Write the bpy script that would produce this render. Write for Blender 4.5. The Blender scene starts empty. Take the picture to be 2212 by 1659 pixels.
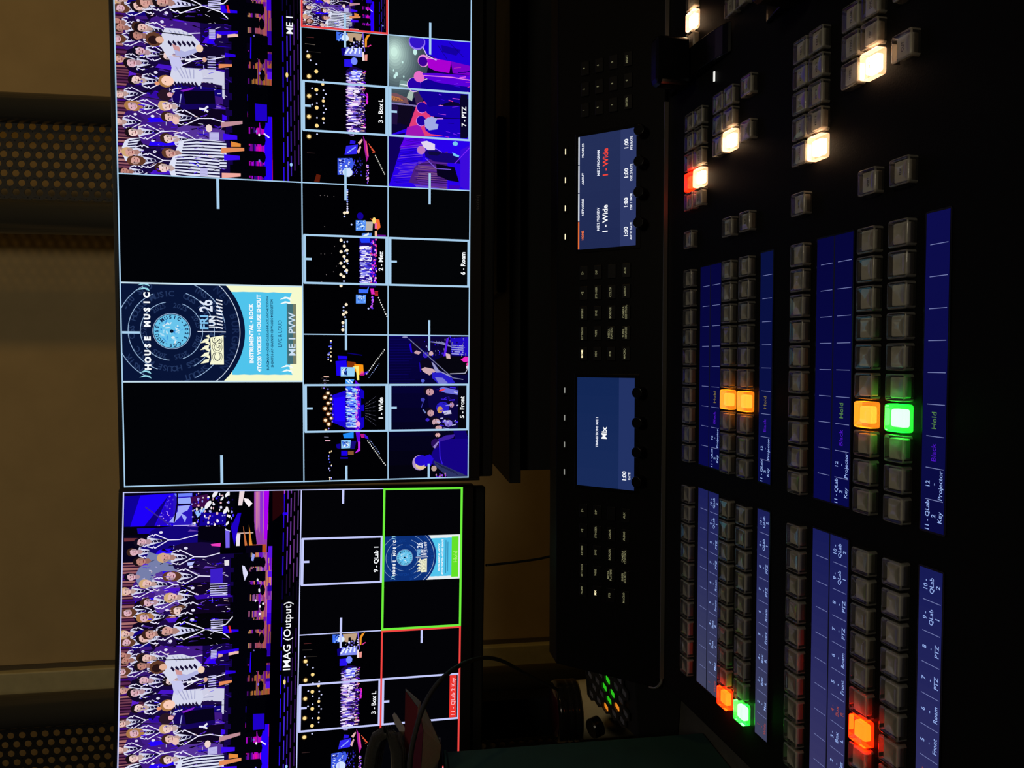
import bpy, math, random
from math import sin, cos, pi, radians
from mathutils import Vector, Matrix

C = bpy.context.scene.collection
SC = bpy.context.scene

# ------------------------------------------------------------------ camera
CAM = Vector((-0.08537621, -0.03076632, 0.34649084))
RW = Vector((0.99934981, 0.03582091, -0.00410037))      # to the right of the room as the photo shows it
UW = Vector((-0.00116079, 0.14563267, 0.98933805))      # up
FW = Vector((-0.03603614, 0.98869004, -0.14557956))     # forward
FPX = 1661.0
cam = bpy.data.cameras.new('camera')
cam.sensor_width = 36
cam.lens = FPX / 2212 * 36
cam.clip_start = 0.01
co = bpy.data.objects.new('camera', cam)
C.objects.link(co)
M = Matrix.Identity(4)
for i in range(3):
    M[i][0] = -UW[i]; M[i][1] = RW[i]; M[i][2] = -FW[i]; M[i][3] = CAM[i]   # held on its side
co.matrix_world = M
SC.camera = co

# ------------------------------------------------------------------ world, lights, exposure
SC.view_settings.view_transform = 'Standard'
SC.view_settings.look = 'None'
SC.view_settings.gamma = 1
SC.view_settings.use_curve_mapping = False
SC.view_settings.exposure = 0
wd = bpy.data.worlds.new('world'); SC.world = wd; wd.use_nodes = True
wd.node_tree.nodes['Background'].inputs[0].default_value = (0.8, 0.9, 1.0, 1)
wd.node_tree.nodes['Background'].inputs[1].default_value = 0.0012

def area(name, loc, target, size, power, col):
    l = bpy.data.lights.new(name, 'AREA'); l.shape = 'DISK'; l.size = size
    l.energy = power; l.color = col
    o = bpy.data.objects.new(name, l); C.objects.link(o)
    o.location = loc
    d = Vector(target) - Vector(loc)
    o.rotation_euler = d.to_track_quat('-Z', 'Y').to_euler()
    return o
wl = bpy.data.lights.new('warm_work_lamp', 'SPOT'); wl.energy = 44; wl.color = (1.0, 0.60, 0.16)
wl.spot_size = radians(66); wl.spot_blend = 1.0; wl.shadow_soft_size = 0.11
wo = bpy.data.objects.new('warm_work_lamp', wl); C.objects.link(wo); wo.location = (2.35, -0.1, 2.3)
wo.rotation_euler = (Vector((-0.15, 1.75, 1.18)) - Vector((2.35, -0.1, 2.3))).to_track_quat('-Z', 'Y').to_euler()
area('unseen_room_fill', (0.45, -1.1, 1.95), (-0.1, 0.6, 0.1), 0.5, 9.0, (1.0, 0.88, 0.66))  # unseen fill behind the camera, set to brighten key fronts and book pages

# ------------------------------------------------------------------ helpers
def lin(c):
    out = []
    for v in c[:3]:
        v = v / 255.0
        out.append(v / 12.92 if v <= 0.04045 else ((v + 0.055) / 1.055) ** 2.4)
    return tuple(out)

def ray(x, y):
    return FW * FPX + UW * (1106 - x) + RW * (829.5 - y)

def at(x, y, Y):
    d = ray(x, y)
    return CAM + d * ((Y - CAM.y) / d.y)

def mat(name, col, rough=0.5, metal=0.0, spec=0.5, emit=None, es=1.0, noise=0.0, nscale=200.0, bump=0.0, trans=0.0, coat=0.0, sheen=0.0):
    m = bpy.data.materials.new(name); m.use_nodes = True
    nt = m.node_tree; b = nt.nodes['Principled BSDF']
    b.inputs['Base Color'].default_value = (*col, 1)
    b.inputs['Roughness'].default_value = rough
    b.inputs['Metallic'].default_value = metal
    b.inputs['Specular IOR Level'].default_value = spec
    b.inputs['Transmission Weight'].default_value = trans
    b.inputs['Coat Weight'].default_value = coat
    b.inputs['Sheen Weight'].default_value = sheen
    if emit:
        b.inputs['Emission Color'].default_value = (*emit, 1)
        b.inputs['Emission Strength'].default_value = es
    if noise or bump:
        tc = nt.nodes.new('ShaderNodeTexCoord')
        n = nt.nodes.new('ShaderNodeTexNoise'); n.inputs['Scale'].default_value = nscale
        n.inputs['Detail'].default_value = 4
        nt.links.new(tc.outputs['Object'], n.inputs['Vector'])
        if noise:
            r = nt.nodes.new('ShaderNodeValToRGB')
            r.color_ramp.elements[0].position = 0.3; r.color_ramp.elements[1].position = 0.7
            r.color_ramp.elements[0].color = (*[c * (1 - noise) for c in col], 1)
            r.color_ramp.elements[1].color = (*[min(1, c * (1 + noise)) for c in col], 1)
            nt.links.new(n.outputs['Fac'], r.inputs['Fac'])
            nt.links.new(r.outputs['Color'], b.inputs['Base Color'])
        if bump:
            bp = nt.nodes.new('ShaderNodeBump'); bp.inputs['Strength'].default_value = bump
            bp.inputs['Distance'].default_value = 0.002
            nt.links.new(n.outputs['Fac'], bp.inputs['Height'])
            nt.links.new(bp.outputs['Normal'], b.inputs['Normal'])
    return m

def pixel_mat():
    m = bpy.data.materials.new('screen_pixels'); m.use_nodes = True
    nt = m.node_tree; nt.nodes.clear()
    a = nt.nodes.new('ShaderNodeVertexColor'); a.layer_name = 'Col'
    e = nt.nodes.new('ShaderNodeEmission'); e.inputs['Strength'].default_value = 1.0
    o = nt.nodes.new('ShaderNodeOutputMaterial')
    nt.links.new(a.outputs['Color'], e.inputs['Color']); nt.links.new(e.outputs['Emission'], o.inputs['Surface'])
    return m
PIX = pixel_mat()

def cap_mat(name, tint=(1, 1, 1), frost=0.10, emit=None, es=1.0):
    """clear moulded plastic: mostly see-through, fresnel gloss, a little frosting"""
    m = bpy.data.materials.new(name); m.use_nodes = True
    nt = m.node_tree; nt.nodes.clear()
    tr = nt.nodes.new('ShaderNodeBsdfTransparent'); tr.inputs['Color'].default_value = (*tint, 1)
    gl = nt.nodes.new('ShaderNodeBsdfGlossy'); gl.inputs['Roughness'].default_value = 0.07
    fr = nt.nodes.new('ShaderNodeFresnel'); fr.inputs['IOR'].default_value = 1.5
    df = nt.nodes.new('ShaderNodeBsdfDiffuse'); df.inputs['Color'].default_value = (0.62, 0.6, 0.52, 1)
    tl = nt.nodes.new('ShaderNodeBsdfTranslucent'); tl.inputs['Color'].default_value = (0.62, 0.6, 0.52, 1)
    ad = nt.nodes.new('ShaderNodeMixShader'); ad.inputs[0].default_value = 0.5
    m1 = nt.nodes.new('ShaderNodeMixShader'); m1.inputs[0].default_value = frost
    m2 = nt.nodes.new('ShaderNodeMixShader')
    o = nt.nodes.new('ShaderNodeOutputMaterial')
    L = nt.links.new
    L(df.outputs[0], ad.inputs[1]); L(tl.outputs[0], ad.inputs[2])
    L(tr.outputs[0], m1.inputs[1]); L(ad.outputs[0], m1.inputs[2])
    L(fr.outputs[0], m2.inputs[0]); L(m1.outputs[0], m2.inputs[1]); L(gl.outputs[0], m2.inputs[2])
    if emit:
        e = nt.nodes.new('ShaderNodeEmission'); e.inputs[0].default_value = (*emit, 1); e.inputs[1].default_value = es
        s = nt.nodes.new('ShaderNodeAddShader'); L(m2.outputs[0], s.inputs[0]); L(e.outputs[0], s.inputs[1]); L(s.outputs[0], o.inputs[0])
    else:
        L(m2.outputs[0], o.inputs[0])
    return m

def emit_mat(name, col, s=1.0):
    return mat(name, (0.02, 0.02, 0.02), emit=col, es=s)

class MB:
    def __init__(s): s.v = []; s.f = []
    def add(s, vs, fs):
        b = len(s.v); s.v += [tuple(v) for v in vs]; s.f += [tuple(i + b for i in f) for f in fs]
    def box(s, x0, x1, y0, y1, z0, z1):
        s.add([(x0,y0,z0),(x1,y0,z0),(x1,y1,z0),(x0,y1,z0),(x0,y0,z1),(x1,y0,z1),(x1,y1,z1),(x0,y1,z1)],
              [(3,2,1,0),(4,5,6,7),(0,1,5,4),(1,2,6,5),(2,3,7,6),(3,0,4,7)])
    def rbox(s, x0, x1, y0, y1, z0, z1, r, bev=0.0, n=4):
        """box with rounded vertical edges and a chamfered top"""
        pts = []
        for cx, cy, a0 in ((x1-r,y1-r,0),(x0+r,y1-r,90),(x0+r,y0+r,180),(x1-r,y0+r,270)):
            for k in range(n+1):
                a = radians(a0 + 90*k/n); pts.append((cx, cy, cos(a), sin(a)))
        rings = [[(cx+r*a, cy+r*b, z0) for cx,cy,a,b in pts]]
        if bev > 0:
            for k in range(3):
                t = k/2*pi/2; rr = r - bev*(1-cos(t)) ; zz = z1 - bev + bev*sin(t)
                rings.append([(cx+rr*a, cy+rr*b, zz) for cx,cy,a,b in pts])
        else:
            rings.append([(cx+r*a, cy+r*b, z1) for cx,cy,a,b in pts])
        N = len(pts); vs = [p for rg in rings for p in rg]; fs = [tuple(range(N-1,-1,-1))]
        for q in range(len(rings)-1):
            for i in range(N):
                j = (i+1) % N; fs.append((q*N+i, q*N+j, (q+1)*N+j, (q+1)*N+i))
        fs.append(tuple((len(rings)-1)*N + i for i in range(N)))
        s.add(vs, fs)
    def prism_x(s, prof, x0, x1):
        N = len(prof)
        s.add([(x0,a,b) for a,b in prof] + [(x1,a,b) for a,b in prof],
              [tuple(range(N)), tuple(range(2*N-1,N-1,-1))] + [(i, i+N, (i+1)%N+N, (i+1)%N) for i in range(N)])
    def lathe(s, prof, c=(0,0,0), n=32, caps=True):
        vs = []; fs = []
        for r, z in prof:
            for k in range(n):
                a = 2*pi*k/n; vs.append((c[0]+r*cos(a), c[1]+r*sin(a), c[2]+z))
        for q in range(len(prof)-1):
            for k in range(n):
                j = (k+1) % n; fs.append((q*n+k, q*n+j, (q+1)*n+j, (q+1)*n+k))
        if caps:
            fs.append(tuple(range(n-1,-1,-1))); fs.append(tuple((len(prof)-1)*n+k for k in range(n)))
        s.add(vs, fs)
    def tube(s, pts, r, n=8):
        pts = [Vector(p) for p in pts]; rs = r if isinstance(r, (list, tuple)) else [r]*len(pts)
        vs = []; fs = []; up = Vector((0.13, 0.2, 0.97)).normalized()
        for i, p in enumerate(pts):
            t = (pts[min(i+1, len(pts)-1)] - pts[max(i-1, 0)]).normalized()
            a = t.cross(up)
            if a.length < 1e-3: a = t.cross(Vector((1, 0, 0)))
            a.normalize(); b = t.cross(a)
            for k in range(n):
                w = 2*pi*k/n; vs.append(p + (a*cos(w) + b*sin(w))*rs[i])
        for i in range(len(pts)-1):
            for k in range(n):
                j = (k+1) % n; fs.append((i*n+k, i*n+j, (i+1)*n+j, (i+1)*n+k))
        fs.append(tuple(range(n-1,-1,-1))); fs.append(tuple((len(pts)-1)*n+k for k in range(n)))
        s.add(vs, fs)
    def build(s, name, m, parent=None, smooth=False, bevel=0.0, seg=3):
        me = bpy.data.meshes.new(name); me.from_pydata(s.v, [], s.f); me.validate(); me.update()
        me.materials.append(m)
        if smooth:
            for p in me.polygons: p.use_smooth = True
        o = bpy.data.objects.new(name, me); C.objects.link(o)
        if parent: o.parent = parent
        if bevel:
            b = o.modifiers.new('bevel', 'BEVEL'); b.width = bevel; b.segments = seg; b.limit_method = 'ANGLE'
        return o

def fix_normals(o):
    import bmesh
    bm = bmesh.new(); bm.from_mesh(o.data); bmesh.ops.recalc_face_normals(bm, faces=bm.faces); bm.to_mesh(o.data); bm.free()
    return o

def empty(name, label, cat, loc=(0,0,0), rot=None, group=None):
    o = bpy.data.objects.new(name, None); C.objects.link(o); o.location = loc
    if rot: o.rotation_euler = rot
    o['label'] = label; o['category'] = cat
    if group: o['group'] = group
    return o
def tag(o, label, cat, group=None):
    o['label'] = label; o['category'] = cat
    if group: o['group'] = group
    return o
def struct(o): o['kind'] = 'structure'; return o

# ---- lettering as flat outlines
_tc = {}
def glyphs(s, bold=0.0):
    key = (s, bold)
    if key in _tc: return _tc[key]
    cu = bpy.data.curves.new('t', 'FONT'); cu.body = s; cu.resolution_u = 2; cu.offset = bold
    o = bpy.data.objects.new('t', cu); C.objects.link(o)
    dg = bpy.context.evaluated_depsgraph_get()
    me = bpy.data.meshes.new_from_object(o.evaluated_get(dg))
    vs = [(v.co.x, v.co.y) for v in me.vertices]; fs = [tuple(p.vertices) for p in me.polygons]
    C.objects.unlink(o); bpy.data.objects.remove(o); bpy.data.curves.remove(cu); bpy.data.meshes.remove(me)
    _tc[key] = (vs, fs)
    return _tc[key]
CAPH = 0.73
def measure():
    global CAPH
    vs, _ = glyphs('H'); CAPH = max(v[1] for v in vs) - min(v[1] for v in vs)
measure()

class Canvas:
    """a picture made of flat coloured outlines; y runs down. Later shapes lie above earlier ones."""
    def __init__(s): s.sh = []          # (points, faces or None, colour)
    def poly(s, pts, col): s.sh.append(([tuple(p) for p in pts], None, lin(col)))
    def rect(s, x0, y0, x1, y1, col): s.poly([(x0,y0),(x1,y0),(x1,y1),(x0,y1)], col)
    def grad(s, x0, y0, x1, y1, ca, cb, n=8, horiz=True):
        for k in range(n):
            t = (k+.5)/n; col = [a+(b-a)*t for a, b in zip(ca, cb)]
            if horiz: s.rect(x0+(x1-x0)*k/n, y0, x0+(x1-x0)*(k+1)/n, y1, col)
            else: s.rect(x0, y0+(y1-y0)*k/n, x1, y0+(y1-y0)*(k+1)/n, col)
    def ell(s, cx, cy, rx, ry, col, n=14, rot=0.0):
        c, d = cos(rot), sin(rot)
        s.poly([(cx + rx*cos(2*pi*k/n)*c - ry*sin(2*pi*k/n)*d, cy + rx*cos(2*pi*k/n)*d + ry*sin(2*pi*k/n)*c) for k in range(n)], col)
    def line(s, pts, w, col):
        for (x0,y0),(x1,y1) in zip(pts[:-1], pts[1:]):
            dx, dy = x1-x0, y1-y0; L = math.hypot(dx, dy) or 1e-9; nx, ny = -dy/L*w/2, dx/L*w/2
            s.poly([(x0+nx,y0+ny),(x1+nx,y1+ny),(x1-nx,y1-ny),(x0-nx,y0-ny)], col)
    def arc(s, cx, cy, r, a0, a1, w, col, n=24):
        p = [(cx+r*cos(radians(a0+(a1-a0)*k/n)), cy+r*sin(radians(a0+(a1-a0)*k/n))) for k in range(n+1)]
        q = [(cx+(r-w)*cos(radians(a0+(a1-a0)*k/n)), cy+(r-w)*sin(radians(a0+(a1-a0)*k/n))) for k in range(n+1)]
        for k in range(n): s.poly([p[k], p[k+1], q[k+1], q[k]], col)
    def text(s, t, x, y, h, col, align='c', bold=0.02, w=None, rot=0.0):
        """cap height h, baseline at y; w squeezes or stretches to that width"""
        vs, fs = glyphs(t, bold)
        if not vs: return
        k = h / CAPH; x0 = min(v[0] for v in vs); x1 = max(v[0] for v in vs)
        kx = (w/(x1-x0)) if w else k
        ox = {'c': -(x0+x1)/2*kx, 'l': -x0*kx, 'r': -x1*kx}[align]
        c, d = cos(rot), sin(rot)
        P = []
        for a, b in vs:
            u, v = a*kx + ox, -b*k
            P.append((x + u*c - v*d, y + u*d + v*c))
        s.sh.append((P, fs, lin(col)))
    def spaced(s, t, x0, x1, y, h, col, bold=0.03):
        n = len(t)
        for k, ch in enumerate(t):
            if ch != ' ': s.text(ch, x0 + (x1-x0)*(k+.5)/n, y, h, col, bold=bold)
    def ringtext(s, t, cx, cy, r, a0, a1, h, col, bold=0.02):
        n = len(t)
        for k, ch in enumerate(t):
            if ch == ' ': continue
            a = radians(a0 + (a1-a0)*(k+.5)/n)
            s.text(ch, cx + r*sin(a), cy - r*cos(a), h, col, bold=bold, rot=a)
    def stamp(s, other, x, y, sx, sy=None, clip=None, dim=1.0):
        sy = sy or sx
        for P, fs, col in other.sh:
            Q = [(x+a*sx, y+b*sy) for a, b in P]
            xs = [q[0] for q in Q]; ys = [q[1] for q in Q]
            if clip:
                cx0, cy0, cx1, cy1 = clip
                if max(xs) <= cx0 or min(xs) >= cx1 or max(ys) <= cy0 or min(ys) >= cy1: continue
                if fs is not None and (min(xs) < cx0 or max(xs) > cx1 or min(ys) < cy0 or max(ys) > cy1): continue
                if fs is None and (min(xs) < cx0 or max(xs) > cx1 or min(ys) < cy0 or max(ys) > cy1):
                    Q = clip_poly(Q, clip)
                    if len(Q) < 3: continue
            s.sh.append((Q, fs, tuple(c*dim for c in col)))
    def build(s, name, parent, W, fn, step=6e-6, base=0.0):
        """fn(x, y, height) -> local position"""
        boxes = []; V = []; F = []; cols = []
        import numpy as np
        n = len(s.sh); bb = np.zeros((n, 4)); lev = np.zeros(n)
        for i, (P, fs, col) in enumerate(s.sh):
            xs = [p[0] for p in P]; ys = [p[1] for p in P]
            b = (min(xs), min(ys), max(xs), max(ys)); bb[i] = b
            if i:
                e = 1e-4 * W
                m = (bb[:i,0] < b[2]-e) & (bb[:i,2] > b[0]+e) & (bb[:i,1] < b[3]-e) & (bb[:i,3] > b[1]+e)
                lev[i] = lev[:i][m].max() + 1 if m.any() else 0
            h = base + lev[i]*step; o = len(V)
            V += [fn(p[0], p[1], h) for p in P]
            if fs is None: F.append(tuple(range(o, o+len(P)))); cols.append(col)
            else:
                for f in fs: F.append(tuple(o+k for k in f)); cols.append(col)
        me = bpy.data.meshes.new(name); me.from_pydata(V, [], F)
        ca = me.color_attributes.new('Col', 'FLOAT_COLOR', 'CORNER')
        buf = []
        for f, col in zip(F, cols): buf += [col[0], col[1], col[2], 1.0]*len(f)
        ca.data.foreach_set('color', buf)
        me.materials.append(PIX)
        o = bpy.data.objects.new(name, me); C.objects.link(o); o.parent = parent
        print(name, 'shapes', n, 'levels', lev.max(), 'faces', len(F))
        return o

def clip_poly(P, clip):
    x0, y0, x1, y1 = clip
    for ax, lim, sg in ((0,x0,1),(0,x1,-1),(1,y0,1),(1,y1,-1)):
        out = []
        for i in range(len(P)):
            a, b = P[i-1], P[i]; ia, ib = (a[ax]-lim)*sg >= 0, (b[ax]-lim)*sg >= 0
            if ia != ib:
                t = (lim-a[ax])/(b[ax]-a[ax]); out.append((a[0]+(b[0]-a[0])*t, a[1]+(b[1]-a[1])*t))
            if ib: out.append(b)
        P = out
        if not P: return []
    return P
# ------------------------------------------------------------------ the pictures on the monitors
SKIN = [(232,190,182), (214,160,150), (240,206,200), (190,132,120), (222,176,190)]
HAIR = [(24,14,20), (60,34,26), (170,120,70), (96,58,40), (210,170,120), (16,10,30)]
def person(cv, x, y, s, kind, hair=0, skin=0, lean=0.0, rnd=random, length=5.4, flip=1):
    """a singer on the screen: head centre (x, y), head height s"""
    def q(a, b): return (x + (a + lean*b)*s*flip, y + b*s)
    navy = rnd.choice([(16,6,40), (28,10,66), (14,4,30), (64,26,130), (22,8,60), (52,20,110), (84,50,150)])
    blue = (36, 4, 250)
    W = 1.22; L = length
    if kind == 'shirt': body = (206,206,228)
    elif kind == 'stripe': body = (222,226,246)
    elif kind == 'blue': body = (18,4,120)
    elif kind == 'black': body = (4,3,8)
    elif kind == 'grey': body = (118,126,170)
    else: body = navy
    torso = [q(-.35,.55), q(-1.0,.85), q(-W,1.35), q(-W*1.05,3.0), q(-W*.92,L), q(W*.92,L), q(W*1.05,3.0), q(W,1.35), q(1.0,.85), q(.35,.55)]
    cv.poly(torso, body)
    if kind in ('blazer', 'blue'):
        cv.poly([q(-W,1.3), q(-W*1.05,3.0), q(-W*.92,L), q(-W*.7,L), q(-W*.72,3.0), q(-W*.7,1.6)], rnd.choice([blue, (70,20,200), navy, (50,10,160)]))
        if rnd.random() < .5: cv.poly([q(W*.7,1.5), q(W*.8,3.2), q(W*.75,L*.8), q(W*.95,L*.8), q(W*1.03,3.0), q(W,1.4)], rnd.choice([(60,24,120), blue, (30,10,80)]))
    if kind == 'stripe':
        for k in range(9):
            a = -1.12 + k*.28
            cv.line([q(a*.85,.95+abs(a)*.2), q(a,2.2), q(a*.95,L)], s*.11, (18,10,60))
    if kind == 'shirt':
        for k in range(5):
            a = rnd.uniform(-1,1); cv.line([q(a,1.5), q(a+rnd.uniform(-.4,.4),L*.8)], s*.07, (160,160,196))
        for k in range(9):
            b = .9 + k*.34
            if b < L: cv.poly([q(-.16,b), q(.16,b-.16), q(.16,b+.02), q(-.16,b+.18)], (20,12,50))
    if kind in ('blazer', 'blue'):
        cv.poly([q(-.42,.55), q(0,2.3), q(.42,.55)], (214,214,240))
        cv.poly([q(-.1,.85), q(-.13,2.0), q(0,2.3), q(.13,2.0), q(.1,.85)], (20,12,54))
        for k in range(3): cv.poly([q(-.1,1.1+k*.35), q(.1,1.0+k*.35), q(.1,1.08+k*.35), q(-.1,1.18+k*.35)], (200,200,230))
        w = s*.085; wc = (236,232,255)
        cv.line([q(-.45,.6), q(-.62,1.05), q(-.48,1.12), q(-.66,1.25), q(0,2.45)], w, wc)
        cv.line([q(.45,.6), q(.62,1.05), q(.48,1.12), q(.66,1.25), q(0,2.45), q(-.05,3.4), q(.25,L)], w, wc)
        cv.ell(*q(.78,1.75), s*.13, s*.17, (226,222,246), 7)
        cv.line([q(-.95,2.9), q(-.55,2.9)], s*.06, (190,186,230))
    if kind == 'black':
        w = s*.08; wc = (240,238,255)
        cv.poly([q(-.42,.55), q(0,2.5), q(.42,.55)], (206,208,240))
        for k in range(5): cv.poly([q(-.1,.9+k*.3), q(.12,.8+k*.3), q(.12,.92+k*.3), q(-.1,1.02+k*.3)], (20,12,54))
        cv.line([q(-.45,.6), q(-.65,1.0), q(-.5,1.1), q(-.7,1.3), q(0,2.9), q(-.35,4.2), q(-.95,4.9)], w, wc)
        cv.line([q(.45,.6), q(.65,1.0), q(.5,1.1), q(.7,1.3), q(0,2.9), q(.3,4.4), q(1.0,5.0)], w, wc)
        cv.ell(*q(.8,1.9), s*.13, s*.17, (226,222,246), 7)
    if kind in ('blazer', 'blue', 'black'):
        for k in range(5):
            a = rnd.choice((-1,1))*rnd.uniform(.5,1.1); bb = rnd.uniform(1.6,L-.6)
            cv.poly([q(a,bb), q(a+rnd.uniform(.06,.2),bb+.2), q(a+rnd.uniform(-.25,.15),bb+rnd.uniform(.6,1.4))], rnd.choice([(8,2,20), (40,8,200), (96,60,170), (10,4,30), (60,30,140)]))
    # neck, head, hair
    sk = SKIN[skin % len(SKIN)]; hr = HAIR[hair % len(HAIR)]
    cv.poly([q(-.2,.3), q(-.24,.75), q(0,1.0), q(.24,.75), q(.2,.3)], tuple(int(c*.8) for c in sk))
    if hair in (2, 3) and rnd.random() < .6: cv.ell(*q(0,.25), s*.46, s*.72, hr, 10)
    cv.ell(*q(0,-.12), s*.44, s*.5, hr, 12)
    cv.ell(*q(.04,.06), s*.34, s*.44, sk, 12)
    cv.poly([q(-.32,-.1), q(-.3,.3), q(-.12,.46), q(-.1,-.1)], tuple(int(c*.72+20) for c in sk))
    cv.poly([q(-.4,-.05), q(-.34,-.45), q(0,-.6), q(.36,-.42), q(.4,-.02), q(.2,-.25), q(-.15,-.3)], hr)
    cv.rect(*q(-.2,-.02), *q(-.08,.04), (40,20,30)); cv.rect(*q(.12,-.02), *q(.24,.04), (40,20,30))
    cv.line([q(.03,.02), q(.06,.2)], s*.04, (170,110,110)); cv.line([q(-.1,.3), q(.14,.3)], s*.06, (120,40,50))

def feed_choir():
    rnd = random.Random(4); cv = Canvas()
    def A(x, y):
        t = 248+.0205*y; b = 646.5+.0085*y
        return ((374+(x-255)*.048-y)/41.4, (x-t)/(b-t)*9)
    def B(x, y):
        t = 267-.0267*(y-1060); b = 651.5-.0175*(y-1057)
        return (16-(y-1060)/38.3, (x-t)/(b-t)*9)
    c1 = lambda a, b: A(240+a/5.267, b/5.267)
    c2 = lambda a, b: A(240+a/5.267, 190+b/5.267)
    c3 = lambda a, b: B(240+a/5.267, 1050+b/5.267)
    c4 = lambda a, b: B(240+a/5.267, 1240+b/5.267)
    cv.rect(0, 0, 16, 9, (0,0,4))
    # timber back wall, in slats
    cv.rect(0, 0, 12.4, 3.4, (46,14,44))
    k = 0; x = 0.0
    while x < 12.4:
        w = rnd.uniform(.05,.13); cv.rect(x, 0, x+w, rnd.uniform(1.0,1.7), rnd.choice([(150,92,100), (112,60,80), (170,112,110), (90,40,80), (60,10,120)])); x += w + rnd.uniform(.05,.1)
    cv.rect(0, 1.6, 12.6, 6.0, (20,4,70))
    for i in range(46):
        x = rnd.uniform(0, 12.6); y = rnd.uniform(.8, 4.6)
        cv.ell(x, y, rnd.uniform(.15,.4), rnd.uniform(.3,.8), rnd.choice([(40,0,252), (70,10,220), (10,2,30), (50,8,170), (90,30,200)]), 8, rnd.uniform(0,3))
    # right end: blue cyclorama, projection, drum kit
    cv.rect(12.3, 0, 16, 4.6, (6,2,26))
    cv.poly([c3(150,100), c3(720,75), c3(700,420), c3(150,420)], (30,0,250))
    cv.poly([c3(150,100), c3(330,90), c3(215,420), c3(150,420)], (14,0,150))
    cv.poly([c3(640,95), c3(480,420), c3(370,420)], (16,0,120))
    cv.poly([c3(640,110), c3(720,100), c3(720,400), c3(490,420)], (36,6,200))
    for i in range(90):
        a, b = rnd.uniform(500,720), rnd.uniform(90,420)
        if a > 640-(b-100)*.45: cv.ell(*c3(a, b), .03, .03, rnd.choice([(150,120,255), (90,60,240), (220,160,230)]), 5)
    cv.poly([c3(690,80), c3(905,75), c3(900,420), c3(690,430)], (40,20,190))
    cv.poly([c3(730,130), c3(900,120), c3(880,190), c3(750,190)], (150,170,250)); cv.poly([c3(700,80), c3(900,76), c3(900,110), c3(720,115)], (110,130,250))
    cv.poly([c3(740,215), c3(880,205), c3(850,260), c3(780,290), c3(840,330), c3(820,390), c3(780,310), c3(700,390), c3(640,385), c3(740,270)], (160,170,250))
    cv.poly([c3(930,280), c3(1070,225), c3(1020,290), c3(960,340)], (150,190,250)); cv.line([c3(735,75), c3(735,190), c3(700,380)], .07, (10,2,30)); cv.line([c3(735,195), c3(900,195)], .07, (10,2,30))
    cv.poly([c3(880,120), c3(1080,90), c3(1100,220), c3(900,230)], (60,10,70))
    cv.poly([c3(1000,290), c3(1290,290), c3(1280,420), c3(980,430)], (18,0,150))
    cv.poly([c3(1090,80), c3(1400,70), c3(1380,270), c3(1120,270)], (2,2,8))
    for i in range(110):
        a, b = rnd.uniform(890,1370), rnd.uniform(75,450)
        cv.ell(*c3(a, b), rnd.uniform(.02,.09), rnd.uniform(.02,.07), rnd.choice([(236,236,255), (150,150,240), (60,40,255), (230,180,190), (20,0,90), (250,240,235)]), 6)
    for p, r in (((1160,90),.17), ((1300,95),.14), ((1240,140),.1), ((1080,205),.2), ((1280,272),.16), ((1300,410),.1)): cv.ell(*c3(*p), r*1.3, r*.6, (240,238,246), 8, .6)
    cv.line([c3(1200,440), c3(1330,500)], .08, (215,215,250)); cv.line([c3(380,215), c3(770,500)], .06, (60,40,150)); cv.line([c3(690,425), c3(940,425)], .08, (200,190,250))
    # dark gap and brown rail
    cv.poly([c3(150,430), c3(1280,440), c3(1250,620), c3(620,520), c3(150,520)], (4,2,14)); cv.poly([c3(290,440), c3(620,440), c3(600,500), c3(300,500)], (24,0,180))
    cv.poly([c3(150,540), c3(340,545), c3(330,570), c3(150,575)], (110,50,60))
    # stage floor, right part
    fl = [(1610,70),(1780,60),(1755,760),(1750,1100),(1530,1100),(1500,860),(1640,640),(1610,400)]
    cv.poly([c3(*p) for p in fl], (150,60,170))
    for i in range(26):
        a = 1615 + i*6.3; col = rnd.choice([(230,150,130), (206,130,190), (190,100,230), (240,170,110), (160,50,220), (110,20,240)])
        cv.poly([c3(a,70), c3(a+4,70), c3(a+2,rnd.uniform(400,640)), c3(a-1,500)], col)
    cv.poly([c3(1580,650), c3(1750,650), c3(1750,760), c3(1560,760)], (180,80,30)); cv.poly([c3(1570,780), c3(1750,760), c3(1750,1100), c3(1600,1100)], (90,0,220))
    cv.poly([c3(1720,60), c3(1785,55), c3(1760,600), c3(1725,600)], (170,0,240))
    cv.poly([c3(1440,65), c3(1500,60), c3(1470,220), c3(1425,220)], (235,215,220)); cv.poly([c3(1400,530), c3(1450,530), c3(1440,660), c3(1400,660)], (236,226,236))
    cv.poly([c3(1490,140), c3(1545,150), c3(1590,200), c3(1550,240), c3(1500,180)], (250,240,245)); cv.line([c3(1410,520), c3(1600,520)], .05, (220,190,180))
    cv.poly([c3(1275,490), c3(1325,490), c3(1325,675), c3(1280,675)], (120,100,240)); cv.poly([c3(1480,440), c3(1510,560), c3(1530,660), c3(1500,660)], (200,110,60))
    cv.poly([c3(1550,430), c3(1590,660), c3(1550,660)], (230,140,50)); cv.poly([c3(1340,450), c3(1420,300), c3(1460,300), c3(1380,660)], (30,0,200))
    # stage floor, left part
    cv.rect(0, 6.15, 13, 7.0, (6,2,20))
    def fl1(x0, x1, cols, y0=6.35, y1=7.55):
        y = y0
        while y < y1:
            a = x0 + rnd.uniform(0,.3)*max(0, (y0+.5-y))
            while a < x1:
                w = rnd.uniform(.2,1.1)
                if y > y0+.35 or rnd.random() < .6: cv.rect(a, y, min(a+w, x1), min(y1, y+.062), tuple(int(v*rnd.uniform(.7,1)) for v in rnd.choice(cols)))
                a += w + (rnd.uniform(0,.3) if y < y0+.4 else 0)
            y += .06
    fl1(0, 3.3, [(225,0,225), (190,10,200), (130,10,190), (60,10,170), (240,20,200)])
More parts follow.
